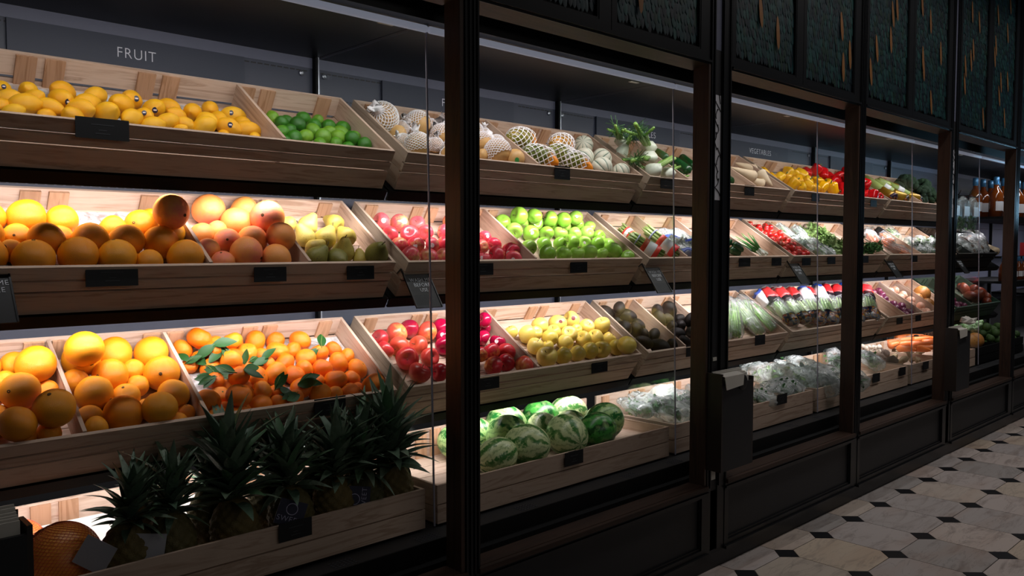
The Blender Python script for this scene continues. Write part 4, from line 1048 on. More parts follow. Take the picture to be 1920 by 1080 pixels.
def pineapple(px, pv, Y, crown, label, tag=None, seed=0, nl=62, rr0=.084):
    rr = random.Random(seed * 31 + 5)
    w = ray(px, pv); p = CAM + w * (Y / w.y); zf = .685 + b.nf
    r_ = rr0; p.z = zf + 1.25 * r_
    o = link('pineapple', UM['pineapple'][seed % 2], None, p, (rr.uniform(-.06, .06), rr.uniform(-.08, .08), rr.uniform(0, 6))); o.scale = (r_,) * 3
    for i in range(nl):
        f = i / (nl - 1); el = -.05 + 1.52 * f ** .6 + rr.uniform(-.12, .12); L = (crown / r_) * (.44 + .34 * f) * rr.uniform(.82, 1.12)
        lf = link('leaf', pl[rr.randrange(3)], o, (.22 * (1 - f) * math.cos(i * 2.4), .22 * (1 - f) * math.sin(i * 2.4), 1.05 + f * (crown / r_) * .38))
        lf.rotation_euler = Euler((rr.uniform(-.3, .3), -el, i * 2.4 + rr.uniform(-.2, .2)), 'XYZ'); lf.scale = (L, L * (.75 + .55 * (1 - f)), L)
    setp(o, label, 'pineapple', 'pineapples in the bottom crate')
    if tag:
        d = (CAM - p); d.z = 0; d = d.normalized(); im = o.rotation_euler.to_matrix().inverted()
        tg = link('tag', MB().box((-.55, -.015, -.5), (.55, .015, .5)).mesh('tag', M['navytag'] if tag[0] else M['greytag']), o)
        rm = (im @ Matrix.Rotation(math.atan2(d.y, d.x) + PI / 2 + tag[2], 3, 'Z') @ Matrix.Rotation(-.2, 3, 'X') @ Matrix.Rotation(tag[1], 3, 'Y')); tg.rotation_euler = rm.to_euler()
        side = Vector((d.y, -d.x, 0)) * -1; tg.location = im @ (d * 1.12 + side * tag[3] + Vector((0, 0, tag[4])))
        if tag[0]:
            text('tag_lettering', 'SWEET', .30, M['tagink'], tg, (0, -.02, -.34), (PI / 2, 0, 0), 1, .004)
            link('tag_emblem', MB().tube([(.22 * math.cos(t), -.02, .16 + .22 * math.sin(t)) for t in [2 * PI * i / 20 for i in range(21)]], .016, 4).mesh('tag_emblem', M['tagink']), tg)
    return o
M['greytag'] = plain('grey_card', '#9a9aa0', .5)
M['navytag'] = plain('navy_tag', '#1a1a38', .4); M['tagink'] = plain('tag_ink', '#b8b4d0', .5)
pineapple(238, 1000, 2.55, .20, 'leftmost pineapple, short crown, standing beside the netted pomelos', (0, .5, -.3, -1.0, .55), 1)
pineapple(318, 985, 2.55, .21, 'second pineapple from left, with grey paper tag', (0, .2, .2, -.7, .35), 2)
pineapple(440, 960, 2.55, .32, 'tall pineapple with long broad crown leaves, third from left', None, 3, 66)
pineapple(395, 940, 2.70, .22, 'pineapple standing behind the tall third one, mostly hidden by it', None, 4, 44)
pineapple(545, 935, 2.55, .26, 'pineapple with navy SWEET tag above the black price tag', (1, .35, .1, .0, .42), 5)
pineapple(505, 910, 2.70, .20, 'back row pineapple behind the fourth front one', None, 6, 44)
pineapple(625, 912, 2.55, .26, 'front pineapple between the two navy tagged ones', None, 7)
pineapple(680, 898, 2.55, .26, 'pineapple with upright navy SWEET tag, second from the right end', (1, -1.45, .1, -.2, .25), 8)
pineapple(737, 884, 2.55, .32, 'rightmost pineapple, crown touching the mandarin crate above', None, 9, 70)
pineapple(282, 968, 2.70, .17, 'small back row pineapple between the two leftmost ones', None, 10, 44)
pineapple(588, 900, 2.70, .18, 'back row pineapple in the middle of the crate', None, 11, 44)
pineapple(668, 880, 2.70, .18, 'back row pineapple behind the upright tagged one', None, 12, 44)
link('liner_sheet', MB().add([(.6, 2.80, .5715), (1.3, 2.80, .5715), (1.3, 2.965, .69), (.6, 2.965, .69), (.6, 2.80, .574), (1.3, 2.80, .574), (1.3, 2.963, .692), (.6, 2.963, .692)], [(3, 2, 1, 0), (4, 5, 6, 7), (0, 1, 5, 4), (1, 2, 6, 5), (2, 3, 7, 6), (3, 0, 4, 7)]).mesh('liner_sheet', M['paper'])); setp(bpy.data.objects['liner_sheet'], 'white paper sheet lining the pineapple crate floor', 'paper liner')

def liner(B, x0, x1, s0, s1, lb):
    rr = random.Random(int(x0 * 100)); nx, ny = 26, 8; vs = []; fs = []
    for j in range(ny + 1):
        for i in range(nx + 1):
            x = x0 + (x1 - x0) * i / nx; sy = s0 + (s1 - s0) * j / ny
            vs.append(B.M @ Vector((x - B.a0, sy, B.nf + .004 + .010 * abs(mnoise.noise(Vector((x * 30, sy * 30, 1)))) )))
    for j in range(ny):
        for i in range(nx): k_ = j * (nx + 1) + i; fs.append((k_, k_ + 1, k_ + nx + 2, k_ + nx + 1))
    setp(link('bubble_wrap', MB().add(vs, fs).mesh('bubble_wrap', M['liner'], True)), lb, 'bubble wrap', 'bubble wrap linings in the crates')
liner(C01, .40, 1.39, .10, .42, 'crinkled clear bubble wrap lining behind the lemons')
liner(C02, .40, 1.12, .15, .43, 'white bubble wrap lining under the large oranges')
liner(C03, 1.14, 1.85, .10, .44, 'silvery bubble wrap lining at the back of the mandarin bin')
# ------------------------------------------------------------------ case 2
C21 = crate(2, 1, [3.85, 4.576], 'slatted pine crate of fennel, courgettes and parsnips on top shelf', -.10)
b = sub(C21, None, None)
fr_ = random.Random(5)
def fennel(pb, ps, r_, label, frond=0):
    """bulb at pb, stalks towards ps"""
    o = empty('fennel', pb, label=label, cat='fennel', group='fennel bulbs on the top shelf'); d = ps - pb; L = d.length; orient(o, d)
    link('bulb', MB().lathe([(.02 * r_, -r_ * .95), (.55 * r_, -r_ * .8), (.98 * r_, -r_ * .2), (.92 * r_, r_ * .3), (.62 * r_, r_ * .9), (.4 * r_, r_ * 1.3), (.30 * r_, r_ * 1.55)], 18, None, lambda p, a: Vector((p.x * (1 + .06 * math.cos(6 * a)), p.y * .8 * (1 + .06 * math.cos(6 * a)), p.z))).mesh('bulb', M['fennel'], True), o)
    for k_ in range(3):
        a = (k_ - 1) * .22; q = r_ * (.22 if k_ != 1 else .3)
        link('stalk', MB().tube([((k_ - 1) * .25 * r_, 0, r_ * .9), ((k_ - 1) * .5 * r_, 0, (L + r_) * .5), (math.sin(a) * L * .8, fr_.uniform(-.01, .01), L * (1 if k_ == 1 else .82))], [q, q * .9, q * .75], 8).mesh('stalk', M['fennelgreen'], True), o)
    if frond:
        mb = MB()
        for i in range(frond):
            st = Vector((fr_.uniform(-.3, .3) * r_, 0, L * fr_.uniform(.5, .95))); dd = Vector((fr_.uniform(-1, 1), fr_.uniform(-1, 1), fr_.uniform(-.5, .8))).normalized() * fr_.uniform(.03, .075)
            mb.tube([st, st + dd * .5 + Vector((0, 0, .008)), st + dd], .0013, 3, False)
        setp(link('fronds', mb.mesh('fronds', M['herb']), o), kind='stuff')
    return o
def zf(x, y, n): return wpt(b, *zz(1120, 210, 7.715, x, y), n + .015)
fennel(zf(345, 590, -.02), zf(500, 330, .08), .045, 'fennel bulb at back left, stalks leaning right over the fronds', 70)
fennel(zf(340, 420, .02), zf(262, 190, .14), .036, 'rearmost fennel with ridged stalk poking up at left', 40)
fennel(zf(740, 510, .02), zf(550, 165, .20), .048, 'fennel with tall green stalk in front of the VEGETABLES sign', 60)
fennel(zf(750, 655, -.01), zf(500, 690, .03), .048, 'fennel lying sideways with stalk pointing left, mid bin', 90)
fennel(zf(800, 850, -.02), zf(1090, 640, .05), .052, 'front fennel with stalks pointing up right', 0)
fennel(zf(1020, 890, -.03), zf(1120, 760, -.02), .045, 'browned fennel bulb at front right of the bin', 0)
fennel(zf(560, 775, -.05), zf(650, 800, -.02), .032, 'small fennel bulb by the left board of the bin', 0)
fennel(zf(1190, 945, -.05), zf(1300, 930, -.05), .030, 'smallest fennel bulb tucked in the front right corner', 0)
def roundbar(name, p0, p1, r0, r1, mat, label, cat, group, bend=.0, seg=10, n=8):
    o = link(name, None, None, p0) if 0 else None
    d = p1 - p0; L = d.length; pts = []; rad = []
    for i in range(n + 1):
        t = i / n; pts.append((bend * L * math.sin(PI * t), 0, L * t)); e = math.sqrt(max(.02, 1 - max(0, abs(t - .5) * 2 - .72) ** 2 / .0800)) if abs(t - .5) * 2 > .72 else 1
        rad.append((r0 + (r1 - r0) * t) * max(.12, e))
    o = link(name, MB().tube(pts, rad, seg).mesh(name, mat, True), None, p0); orient(o, d, fr_.uniform(0, 6)); return setp(o, label, cat, group)
for (x0, y0, x1, y1, n, lb) in ((830, 570, 1010, 690, -.03, 'dark green courgette at the back left of its bin'), (1090, 690, 1345, 880, -.02, 'dark green courgette in front of the glass divider'), (1000, 690, 1250, 900, -.07, 'dark green courgette lying under the front one'), (1200, 640, 1420, 820, -.07, 'dark green courgette half behind the wide pilaster')):
    p0, p1 = zf(x0, y0, n), zf(x1, y1, n); roundbar('courgette', p0, p1, .026, .028, M['cucumber'], lb, 'courgette', 'courgettes on the top shelf', .03)
def z7(x, y, n): return wpt(b, *zz(1300, 240, 6, x, y), n)
roundbar('courgette', z7(330, 560, -.06), z7(590, 650, -.06), .026, .026, M['cucumber'], 'glossy dark green courgette right of the vine-strip pilaster', 'courgette', 'courgettes on the top shelf')
def parsnip(p0, p1, r_, lb):
    d = p1 - p0; L = d.length
    o = link('parsnip', MB().lathe([(.12 * r_, 0), (.35 * r_, -.004), (.8 * r_, .004), (r_, .02), (.92 * r_, L * .2), (.62 * r_, L * .5), (.34 * r_, L * .8), (.1 * r_, L)], 14, None, lump(.06, 30, 2)).mesh('parsnip', M['parsnip'], True), None, p0); orient(o, d)
    link('crown', MB().lathe([(.3 * r_, -.006), (.28 * r_, .006)], 8).mesh('crown', M['stem']), o); return setp(o, lb, 'parsnip', 'parsnips on the top shelf')
parsnip(z7(690, 560, -.01), z7(420, 440, .0), .042, 'large parsnip with dark crown end facing front, tip to the pilaster')
parsnip(z7(735, 495, .0), z7(890, 650, -.03), .040, 'parsnip lying with its tip pointing down to the front board')
parsnip(z7(790, 640, -.05), z7(600, 560, -.05), .036, 'parsnip under the large one, crown facing front')
parsnip(z7(960, 668, -.05), z7(780, 590, -.06), .036, 'parsnip in the front corner nearest the yellow peppers')
parsnip(z7(700, 480, -.03), z7(470, 390, -.03), .038, 'parsnip at the back of the bin behind the large one')
C22 = crate(2, 2, [3.85, 4.213, 4.585], 'slatted pine crate of asparagus, bagged sprouts, cucumbers and spring onions', -.085)
b = sub(C22, None, None)
def za(x, y, n): return wpt(b, *zz(1130, 380, 9, x, y), n + .022)
def asparagus(p0, p1, r_, lb, band=True, n=15):
    o = empty('asparagus_bunch', p0, label=lb, cat='asparagus', group='asparagus bunches on the second shelf'); d = p1 - p0; L = d.length; orient(o, d)
    rr = random.Random(int(L * 1e5)); mb = MB()
    for i in range(n):
        a = i * 2.4; q = r_ * .82 * math.sqrt((i + .5) / n); x, y = q * math.cos(a), q * math.sin(a); l2 = L * rr.uniform(.9, 1.03)
        link('spear', MB().tube([(x, y, rr.uniform(-.01, .004)), (x, y, l2 * .7), (x * 1.1, y * 1.1, l2 * .88), (x * 1.15, y * 1.15, l2)], [r_ * .19, r_ * .18, r_ * .22, r_ * .04], 6).mesh('spear', M['spear'], True), o)
    for z0, z1, m in ((.10, .22, 'labelred'), (.22, .44, 'labelwhite'), (.44, .56, 'labelred')):
        link('sleeve_band', MB().lathe([(r_ * 1.06, L * z0), (r_ * 1.08, L * z0 + .001), (r_ * 1.08, L * z1 - .001), (r_ * 1.06, L * z1)], 16).mesh('sleeve_band', M[m], True), o)
    if band: link('rubber_band', MB().lathe([(r_ * 1.02, L * .72), (r_ * 1.07, L * .725), (r_ * 1.07, L * .745), (r_ * 1.02, L * .75)], 16).mesh('rubber_band', M['band_purple'], True), o)
asparagus(za(990, 900, -.05), za(420, 540, -.03), .038, 'asparagus bunch in red and white sleeve, cut ends facing front')
asparagus(za(1290, 890, -.05), za(690, 420, -.02), .036, 'asparagus bunch with purple rubber band, spear tips up')
asparagus(za(500, 580, -.06), za(300, 400, -.05), .030, 'rear asparagus bunch lying behind the left one', False)

# ---- bags
def leafmass(name, rx, ry, rz, n, mat, seed, size):
    rr = random.Random(seed); mb = MB()
    base = [(0, 0, 0), (.35, .3, .1), (.5, 0, .02), (.35, -.3, .1), (1, .12, -.05), (1, -.12, -.05)]
    for i in range(n):
        while True:
            q = Vector((rr.uniform(-1, 1), rr.uniform(-1, 1), rr.uniform(-1, 1)))
            if .25 < q.length < 1: break
        m = Matrix.Translation((q.x * rx, q.y * ry, q.z * rz)) @ Euler((rr.uniform(-PI, PI), rr.uniform(-PI, PI), rr.uniform(-PI, PI))).to_matrix().to_4x4() @ Matrix.Scale(size * rr.uniform(.6, 1.3), 4)
        mb.add(base, [(0, 2, 1), (0, 3, 2), (1, 2, 4), (2, 3, 5), (2, 5, 4)], m)
    me = mb.mesh(name, mat, False); return me
def bagged(name, p0, p1, r0, r1, lb, cat, group, content='leaves', cmat='herb', flat=.7, knot=True, bands=(), seed=0, film_='bag', foil=None, n=150):
    """a clear film bag lying from p0 (bottom) to p1 (gathered mouth), what it holds inside, printed bands around it"""
    rr = random.Random(seed + 3); o = empty(name, p0, label=lb, cat=cat, group=group); d = p1 - p0; L = d.length
    zax = d.normalized(); nrm = Vector((0, -.552, .833)); yax = (nrm - zax * nrm.dot(zax)).normalized(); xax = yax.cross(zax)
    o.rotation_euler = Matrix((xax, yax, zax)).transposed().to_euler()
    prof = [(r0 * .25, 0), (r0 * .8, L * .03), (r0, L * .14), (r0 * 1.02, L * .4), ((r0 + r1) / 2, L * .68), (r1, L * .88)]
    prof += [(r1 * .5, L * .94), (r1 * .9, L * 1.04)] if knot else [(r1 * .95, L)]
    pp = []
    for j in range(len(prof) - 1):
        for t in (0, .34, .67): pp.append((prof[j][0] * (1 - t) + prof[j + 1][0] * t, prof[j][1] * (1 - t) + prof[j + 1][1] * t))
    pp.append(prof[-1])
    def f(p, a):
        q = Vector((p.x, p.y * flat, p.z)); w = mnoise.noise(Vector((math.cos(a) * 2.2, math.sin(a) * 2.2, p.z * 16 + seed * 3))) ; return Vector((q.x * (1 + .20 * w), q.y * (1 + .24 * w), q.z + .008 * w))
    link('bag_film', MB().lathe(pp, 26, None, f).mesh('bag_film', M[film_], True), o)
    if content == 'leaves':
        lm = leafmass('leaves', r0 * .62, r0 * flat * .5, L * .28, n, M[cmat], seed, min(.045, r0 * .5)); setp(link('leaves', lm, o, (0, 0, L * .45)), kind='stuff')
    elif content == 'stalks':
        mb = MB()
        for i in range(n):
            a = i * 2.4; q = r0 * .75 * math.sqrt((i + .5) / n); x, y = q * math.cos(a), q * math.sin(a) * flat; k_ = r1 / r0
            mb.tube([(x * .8, y * .8, L * .05), (x, y, L * .35), (x * k_ * 1.1, y * k_, L * rr.uniform(.8, .95))], [r0 * .13, r0 * .14, r0 * .06], 6)
        setp(link('stalks', mb.mesh('stalks', M[cmat], True), o), kind='stuff')
    elif content == 'spheres':
        mb = MB()
        for i in range(n):
            q = Vector((rr.uniform(-.7, .7) * r0, rr.uniform(-.6, .6) * r0 * flat, L * rr.uniform(.1, .75))); mb.lathe([(.004, -.9), (.7, -.7), (1, 0), (.7, .7), (.004, .9)], 8, Matrix.Translation(q) @ Matrix.Scale(r0 * .28, 4))
        setp(link('contents', mb.mesh('contents', M[cmat], True), o), kind='stuff')
    def radius(t):
        z = t * L
        for j in range(len(prof) - 1):
            if prof[j][1] <= z <= prof[j + 1][1]: w = (z - prof[j][1]) / max(1e-6, prof[j + 1][1] - prof[j][1]); return prof[j][0] * (1 - w) + prof[j + 1][0] * w
        return r1
    for (z0, z1, m) in bands:
        q = [(radius(z0 + (z1 - z0) * i / 4) * 1.05, L * (z0 + (z1 - z0) * i / 4)) for i in range(5)]
        link('printed_band', MB().lathe(q, 26, None, f).mesh('printed_band', M[m], True), o)
    return o
GB = 'bagged vegetables on the display shelves'
bagged('bag_of_sprouts', za(1440, 900, -.05), za(1010, 500, -.04), .085, .07, 'white and blue bag of pale sprouts beside the asparagus', 'bag', GB, 'leaves', 'rootwhite', .45, False, ((.62, .72, 'labelblue'), (.05, .12, 'labelblue')), 1)
bagged('bag_of_sprouts', za(1640, 900, -.05), za(1230, 500, -.04), .085, .07, 'white bag with blue knot half hidden by the pilaster', 'bag', GB, 'leaves', 'rootwhite', .45, False, ((.40, .52, 'labelblue'),), 2)
def z8(x, y, n): return wpt(b, *zz(1300, 390, 6, x, y), n)
for (x0, y0, x1, y1, n, lb) in ((660, 520, 430, 400, -.02, 'dark green cucumber on top, tip pointing front'), (610, 540, 400, 460, -.05, 'dark green cucumber lying lower at front left'), (430, 410, 300, 330, -.02, 'cucumber end showing beside the pilaster'), (520, 470, 330, 360, -.06, 'cucumber beneath the other two')):
    roundbar('cucumber', z8(x0, y0, n), z8(x1, y1, n), .026, .026, M['cucumber'], lb, 'cucumber', 'cucumbers on the second shelf', .02)
def bunch(name, p0, p1, r_, lb, cat, group, n, mroot, mtop, fan=1.6):
    o = empty(name, p0, label=lb, cat=cat, group=group); d = p1 - p0; L = d.length; orient(o, d); rr = random.Random(n + int(L * 1e4))
    for i in range(n):
        a = i * 2.4; q = r_ * math.sqrt((i + .5) / n); x, y = q * math.cos(a), q * math.sin(a); l2 = L * rr.uniform(.85, 1.05)
        s = link('stalk', MB().tube([(x * .7, y * .7, 0), (x * .7, y * .7, .01), (x * .8, y * .8, L * .3)], [r_ * .10, r_ * .26, r_ * .2], 7).mesh('stalk', M[mroot], True), o)
        link('green_top', MB().tube([(x * .8, y * .8, L * .3), (x * fan * .8, y * fan * .8, L * .6), (x * fan * 1.5, y * fan * 1.3, l2)], [r_ * .2, r_ * .22, r_ * .06], 6).mesh('green_top', M[mtop], True), s)
bunch('spring_onion_bunch', z8(830, 540, -.05), z8(480, 350, -.03), .028, 'spring onion bunch lying left, roots at the front board', 'spring onion', 'spring onions on the second shelf', 7, 'rootwhite', 'springonion')
bunch('spring_onion_bunch', z8(790, 530, -.03), z8(620, 330, .0), .026, 'spring onion bunch on top, green ends fanned up', 'spring onion', 'spring onions on the second shelf', 6, 'rootwhite', 'springonion')
C23 = crate(2, 3, [3.842, 4.21], 'slatted pine crate of avocados and bagged salad on third shelf', -.09)
b = sub(C23, None, 3.836); P = Pile(b, 'dark avocado', 'left avocado bin', 'avocado', 'avocado', 'avocados on the third shelf')
P.put('avocado', settle(b, Z(840, 570, 4, [(1195, 40, 68), (1262, 32, 52), (1265, 78, 52), (1330, 98, 62), (1240, 128, 50), (1330, 152, 68), (1430, 160, 50), (1405, 192, 66), (1470, 232, 44), (1545, 228, 54), (1475, 290, 62), (1690, 295, 56), (1610, 305, 68)])), parts=(), axis='any')
P.put('avocado', fillers(b, 120, .036, seed=21), hidden=True); P.finish()
b = sub(C23, 3.848, 4.204); P = Pile(b, 'dark avocado', 'right avocado bin', 'avocado', 'avocado', 'avocados on the third shelf')
q = settle(b, Z(840, 570, 4, [(1570, 48, 52), (1662, 42, 64), (1755, 96, 50), (1605, 90, 52, '', 'g'), (1640, 122, 50, '', 'g'), (1750, 155, 52), (1830, 120, 50), (1680, 170, 50), (1722, 222, 54), (1840, 200, 55), (1775, 272, 52), (1850, 290, 52), (1900, 240, 50)]))
P.put('avogreen', [x for x in q if len(x[2]) > 4], axis='any', what='greenish avocado'); P.put('avocado', [x for x in q if len(x[2]) < 5], axis='any')
P.put('avocado', fillers(b, 80, .036, seed=22), hidden=True); P.finish()
def z9(x, y, n): return wpt(C23, *zz(1300, 520, 6, x, y), n)
for i, (x0, y0, x1, y1, lb) in enumerate(((480, 660, 430, 260, 'clear sleeve of pale green leaves beside the vine-strip pilaster'), (760, 640, 480, 270, 'clear sleeve of pale green stalks in the middle of the salad bin'), (930, 600, 640, 290, 'clear sleeve of salad leaning on the right board'), (340, 690, 330, 300, 'sleeve of greens hidden behind the pilaster'), (640, 560, 560, 230, 'clear sleeve of bright green leaves at the back of the salad bin'))):
    bagged('bag_of_salad', z9(x0, y0, -.04), z9(x1, y1, -.01), .060, .052, lb, 'bag', GB, 'stalks', 'celery' if i % 2 else 'saladgreen', .6, False, (), 10 + i, 'bagthin', n=15)
C24 = crate(2, 4, [4.52], 'flat pine crate of bagged greens at the bottom beside the watermelons', -.07)
def g4(u, v, n=.0): return wpt(C24, u, v, n)
for i, (a_, c_, r_, lb) in enumerate((((1290, 782), (1195, 745), .10, 'bagged leafy greens at the front of the bottom crate'), ((1330, 770), (1235, 735), .11, 'tall bagged dark greens behind, under the avocados'), ((1215, 775), (1170, 752), .07, 'small bag of pale greens in the left corner of the bottom crate'), ((1400, 735), (1300, 735), .10, 'bagged greens hidden behind the paper bag dispenser'),
                                      ((1500, 726), (1430, 732), .09, 'dark bagged greens in front of the white bags'), ((1450, 748), (1400, 742), .07, 'bag of greens in the front corner by the dispenser'))):
    bagged('bag_of_greens', g4(*a_, -.005), g4(*c_, .03), r_, r_ * .7, lb, 'bag', GB, 'leaves', 'herb', .6, True, (), 20 + i, 'bag', n=170)
_m = MB().lathe([(.02, -.9), (.6, -.75), (.95, -.2), (.9, .3), (.5, .8), (.05, 1.0)], 22, None, lump(.55, 2.2, 4)).mesh('paper_sheet', M['paper'])
_o = link('paper_sheet', _m, None, (3.98, 2.90, .70)); _o.scale = (.20, .06, .085)
setp(bpy.data.objects['paper_sheet'], 'white crumpled paper standing behind the bagged greens', 'paper')

# ------------------------------------------------------------------ case 3
C31 = crate(3, 1, [], 'slatted pine crate of yellow and red peppers on top shelf', -.10)
b = sub(C31, None, None)
P = Pile(b, 'yellow pepper', 'pepper crate', 'pepper', 'pepper', 'yellow peppers on the top shelf')
yp = Z(1300, 240, 6, [(800, 500, 60), (890, 545, 50), (1060, 505, 70), (965, 560, 66), (1140, 530, 66), (1215, 520, 78), (1335, 545, 68), (1440, 560, 66), (1050, 590, 70), (1180, 590, 66), (1270, 610, 70), (1390, 620, 70), (1120, 630, 76), (1220, 670, 60), (1300, 665, 72), (1370, 690, 60), (1450, 670, 70), (1570, 680, 72), (1510, 640, 64)])
rp = Z(1300, 240, 6, [(1290, 475, 70), (1380, 460, 66), (1460, 495, 70), (1540, 550, 74), (1650, 540, 66), (1560, 600, 70), (1640, 600, 66), (1680, 690, 70), (1740, 560, 66), (1760, 640, 66), (1730, 500, 60)]) + Z(1580, 240, 5.647, [(10, 560, 60), (60, 640, 60), (140, 560, 50), (250, 600, 56), (150, 660, 60), (260, 670, 62), (340, 690, 58), (300, 720, 55), (390, 715, 50), (200, 700, 50), (30, 690, 56)])
q = settle(b, sorted([t + ('', 'y') for t in yp] + [t + ('', 'r') for t in rp], key=lambda t: t[1]))
P.put('yellowpepper', [x for x in q if x[2][4] == 'y'], parts=(gstem_me,), axis='tilt')
P.put('redpepper', [x for x in q if x[2][4] == 'r'], parts=(gstem_me,), axis='tilt', what='red pepper')
P.put('redpepper', fillers(b, 60, .05, seed=31), hidden=True, parts=(gstem_me,)); P.finish()
C32 = crate(3, 2, [5.363, 6.11], 'slatted pine crate of vine tomatoes and bagged herbs on second shelf', -.075)
b = sub(C32, None, 5.357); P = Pile(b, 'red vine tomato', 'tomato bin', 'tomato', 'tomato', 'vine tomatoes on the second shelf')
tv = MB()
for a_ in range(5): tv.add([(.1 * math.cos(a_ * 1.257), .1 * math.sin(a_ * 1.257), .98), (.45 * math.cos(a_ * 1.257 + .2), .45 * math.sin(a_ * 1.257 + .2), 1.05), (.1 * math.cos(a_ * 1.257 + .6), .1 * math.sin(a_ * 1.257 + .6), 1.0)], [(0, 1, 2)])
tv.tube([(0, 0, .95), (.05, .05, 1.2), (.3, .1, 1.5)], .07, 5); tomstem = tv.mesh('vine_stem', M['stemgreen'])
P.put('tomato', scatter(b, 150, .0205, seed=4, maxn=.0), parts=(tomstem,), axis='tilt'); P.finish()
def zb(x, y, n): return wpt(C32, *zz(1300, 390, 6, x, y), n)
hb_ = [(1090, 330, 960, 200), (1250, 340, 1130, 220), (1200, 420, 1060, 290), (1330, 430, 1190, 300), (1340, 500, 1200, 380), (1440, 470, 1300, 350), (1480, 530, 1350, 430), (1580, 540, 1430, 430)]
for i, (x0, y0, x1, y1) in enumerate(hb_):
    bagged('bag_of_herbs', zb(x0, y0, -.03), zb(x1, y1, -.01), .058, .05, 'clear bag of dark herbs, %s, beside the tomatoes' % ['at back left', 'at back right', 'second row left', 'second row right', 'third row left', 'third row right', 'at front left', 'at front right'][i], 'bag', GB, 'leaves', 'herb' if i % 3 else 'herbpale', .6, True, (), 40 + i, 'bag', n=90)
b = sub(C32, 5.75, 6.1); P = Pile(b, 'pale green lettuce heart', 'lettuce bin', 'lettuce', 'lettuce', 'lettuce hearts on the second shelf')
UM['lettuce'] = [leafmass('lettuce', .9, .9, .9, 130, M['herbpale'], s_, .7) for s_ in (1, 2)]
P.put('lettuce', scatter(b, 26, .036, seed=9), axis='any'); P.finish()
b = sub(C32, 6.13, 6.5); P = Pile(b, 'dark green parsley bunch', 'bin left of the carrot bags', 'parsley_bunch', 'herb', 'parsley bunches on the second shelf')
UM['parsley'] = [leafmass('parsley_bunch', .9, .9, .9, 150, M['herb'], s_, .5) for s_ in (3, 4)]
P.put('parsley', scatter(b, 7, .05, seed=10, sb=.25), axis='any'); P.finish()
C33 = crate(3, 3, [], 'slatted pine crate of celery in printed bags on third shelf', -.09)
def zc(x, y, n): return wpt(C33, *zz(1380, 520, 9, x, y), n)
cel = [(900, 700, 330, 260, 1), (1000, 800, 470, 200, 0), (1110, 740, 620, 190, 0), (1210, 760, 690, 200, 0), (1330, 760, 900, 200, 0), (1430, 760, 1130, 210, 1), (1530, 780, 1190, 190, 0), (1640, 760, 1380, 170, 1), (1740, 740, 1500, 150, 0), (1850, 740, 1700, 160, 0), (1960, 720, 1790, 160, 1), (2080, 720, 1900, 170, 0), (2200, 700, 2050, 160, 0), (2330, 690, 2180, 150, 0)]
for i, (x0, y0, x1, y1, w) in enumerate(cel):
    bs = ((.60, .92, 'labelwhite'), (.92, .99, 'labelblue')) if w else ((.70, .95, 'labelred'), (.58, .70, 'foildark'))
    bagged('bag_of_celery', zc(x0, y0, -.03 + (i % 2) * .035), zc(x1, y1, .0 + (i % 2) * .03), .058, .048, 'celery in clear bag with %s band, %s from left, third shelf' % ('white and blue' if w else 'red', ORD[i]), 'bag', GB, 'stalks', 'celery', .75, False, bs + ((.0, .20, 'foilprint'),) * (i > 0), 60 + i, 'bagthin', n=11)
C34 = crate(3, 4, [], 'flat pine crate heaped with white-knotted bags of greens', -.07)
def zd(x, y, n): return wpt(C34, *zz(1300, 620, 6, x, y), n)
for i, (x0, y0, x1, y1, r_, lb) in enumerate(((1050, 590, 640, 440, .13, 'large clear bag of pale greens with twisted white mouth, left'), (1250, 620, 980, 420, .12, 'clear bag of pale greens in the middle of the bottom heap'), (1500, 620, 1180, 380, .13, 'tall rounded bag of greens standing highest in the heap'), (1640, 590, 1330, 450, .12, 'clear bag of dark greens at the right by the narrow pilaster'), (1700, 480, 1560, 240, .10, 'bag with upright white knot behind the heap'), (1120, 440, 1050, 310, .07, 'small knotted bag end at the back of the heap'), (760, 440, 590, 400, .08, 'bag of greens behind the dispenser papers'), (1860, 590, 1740, 470, .10, 'bag of green leaves right of the narrow pilaster'), (2090, 385, 1880, 260, .08, 'low bag of green leaves at the front right corner'))):
    bagged('bag_of_greens', zd(x0, y0, .01), zd(x1, y1, .06), r_, r_ * .72, lb, 'bag', GB, 'leaves', 'herbpale' if i in (0, 1) else 'herb', .75, True, (), 80 + i, 'bag', n=150)
# ------------------------------------------------------------------ case 4
C41 = crate(4, 1, [7.28], 'slatted pine crate of leeks and broccoli on top shelf', -.10)
def ze(x, y, n): return wpt(C41, *zz(1580, 240, 5.647, x, y), n)
for i, (x0, y0, x1, y1, lb) in enumerate(((520, 740, 240, 530, 'leek with gold foil base, leftmost beside the red peppers'), (650, 760, 330, 560, 'leek with white label and gold foil base, in the middle'), (790, 770, 470, 590, 'leek with white label and gold and navy foil, rightmost'), (560, 650, 380, 560, 'leek lying behind the labelled ones'))):
    p0, p1 = ze(x0, y0, -.02), ze(x1, y1, .0); o = empty('leek', p0, label=lb, cat='leek', group='leeks on the top shelf'); d = p1 - p0; L = d.length; orient(o, d)
    link('stalk', MB().tube([(0, 0, 0), (0, 0, L * .5), (0, 0, L)], [.034, .036, .028], 12).mesh('stalk', M['leek'], True), o)
    link('foil_base', MB().lathe([(.02, -.03), (.045, -.015), (.05, .02), (.038, .09), (.036, .11)], 14, None, lump(.15, 40, i)).mesh('foil_base', M['foilgold'], True), o)
    link('foil_tip', MB().lathe([(.022, -.034), (.047, -.016), (.052, .004)], 14, None, lump(.15, 40, i)).mesh('foil_tip', M['foilprint'], True), o)
    if i in (1, 2): link('paper_label', MB().lathe([(.0365, L * .5), (.0375, L * .5 + .001), (.0375, L * .68), (.0365, L * .68 + .001)], 14).mesh('paper_label', M['labelwhite'], True), o)
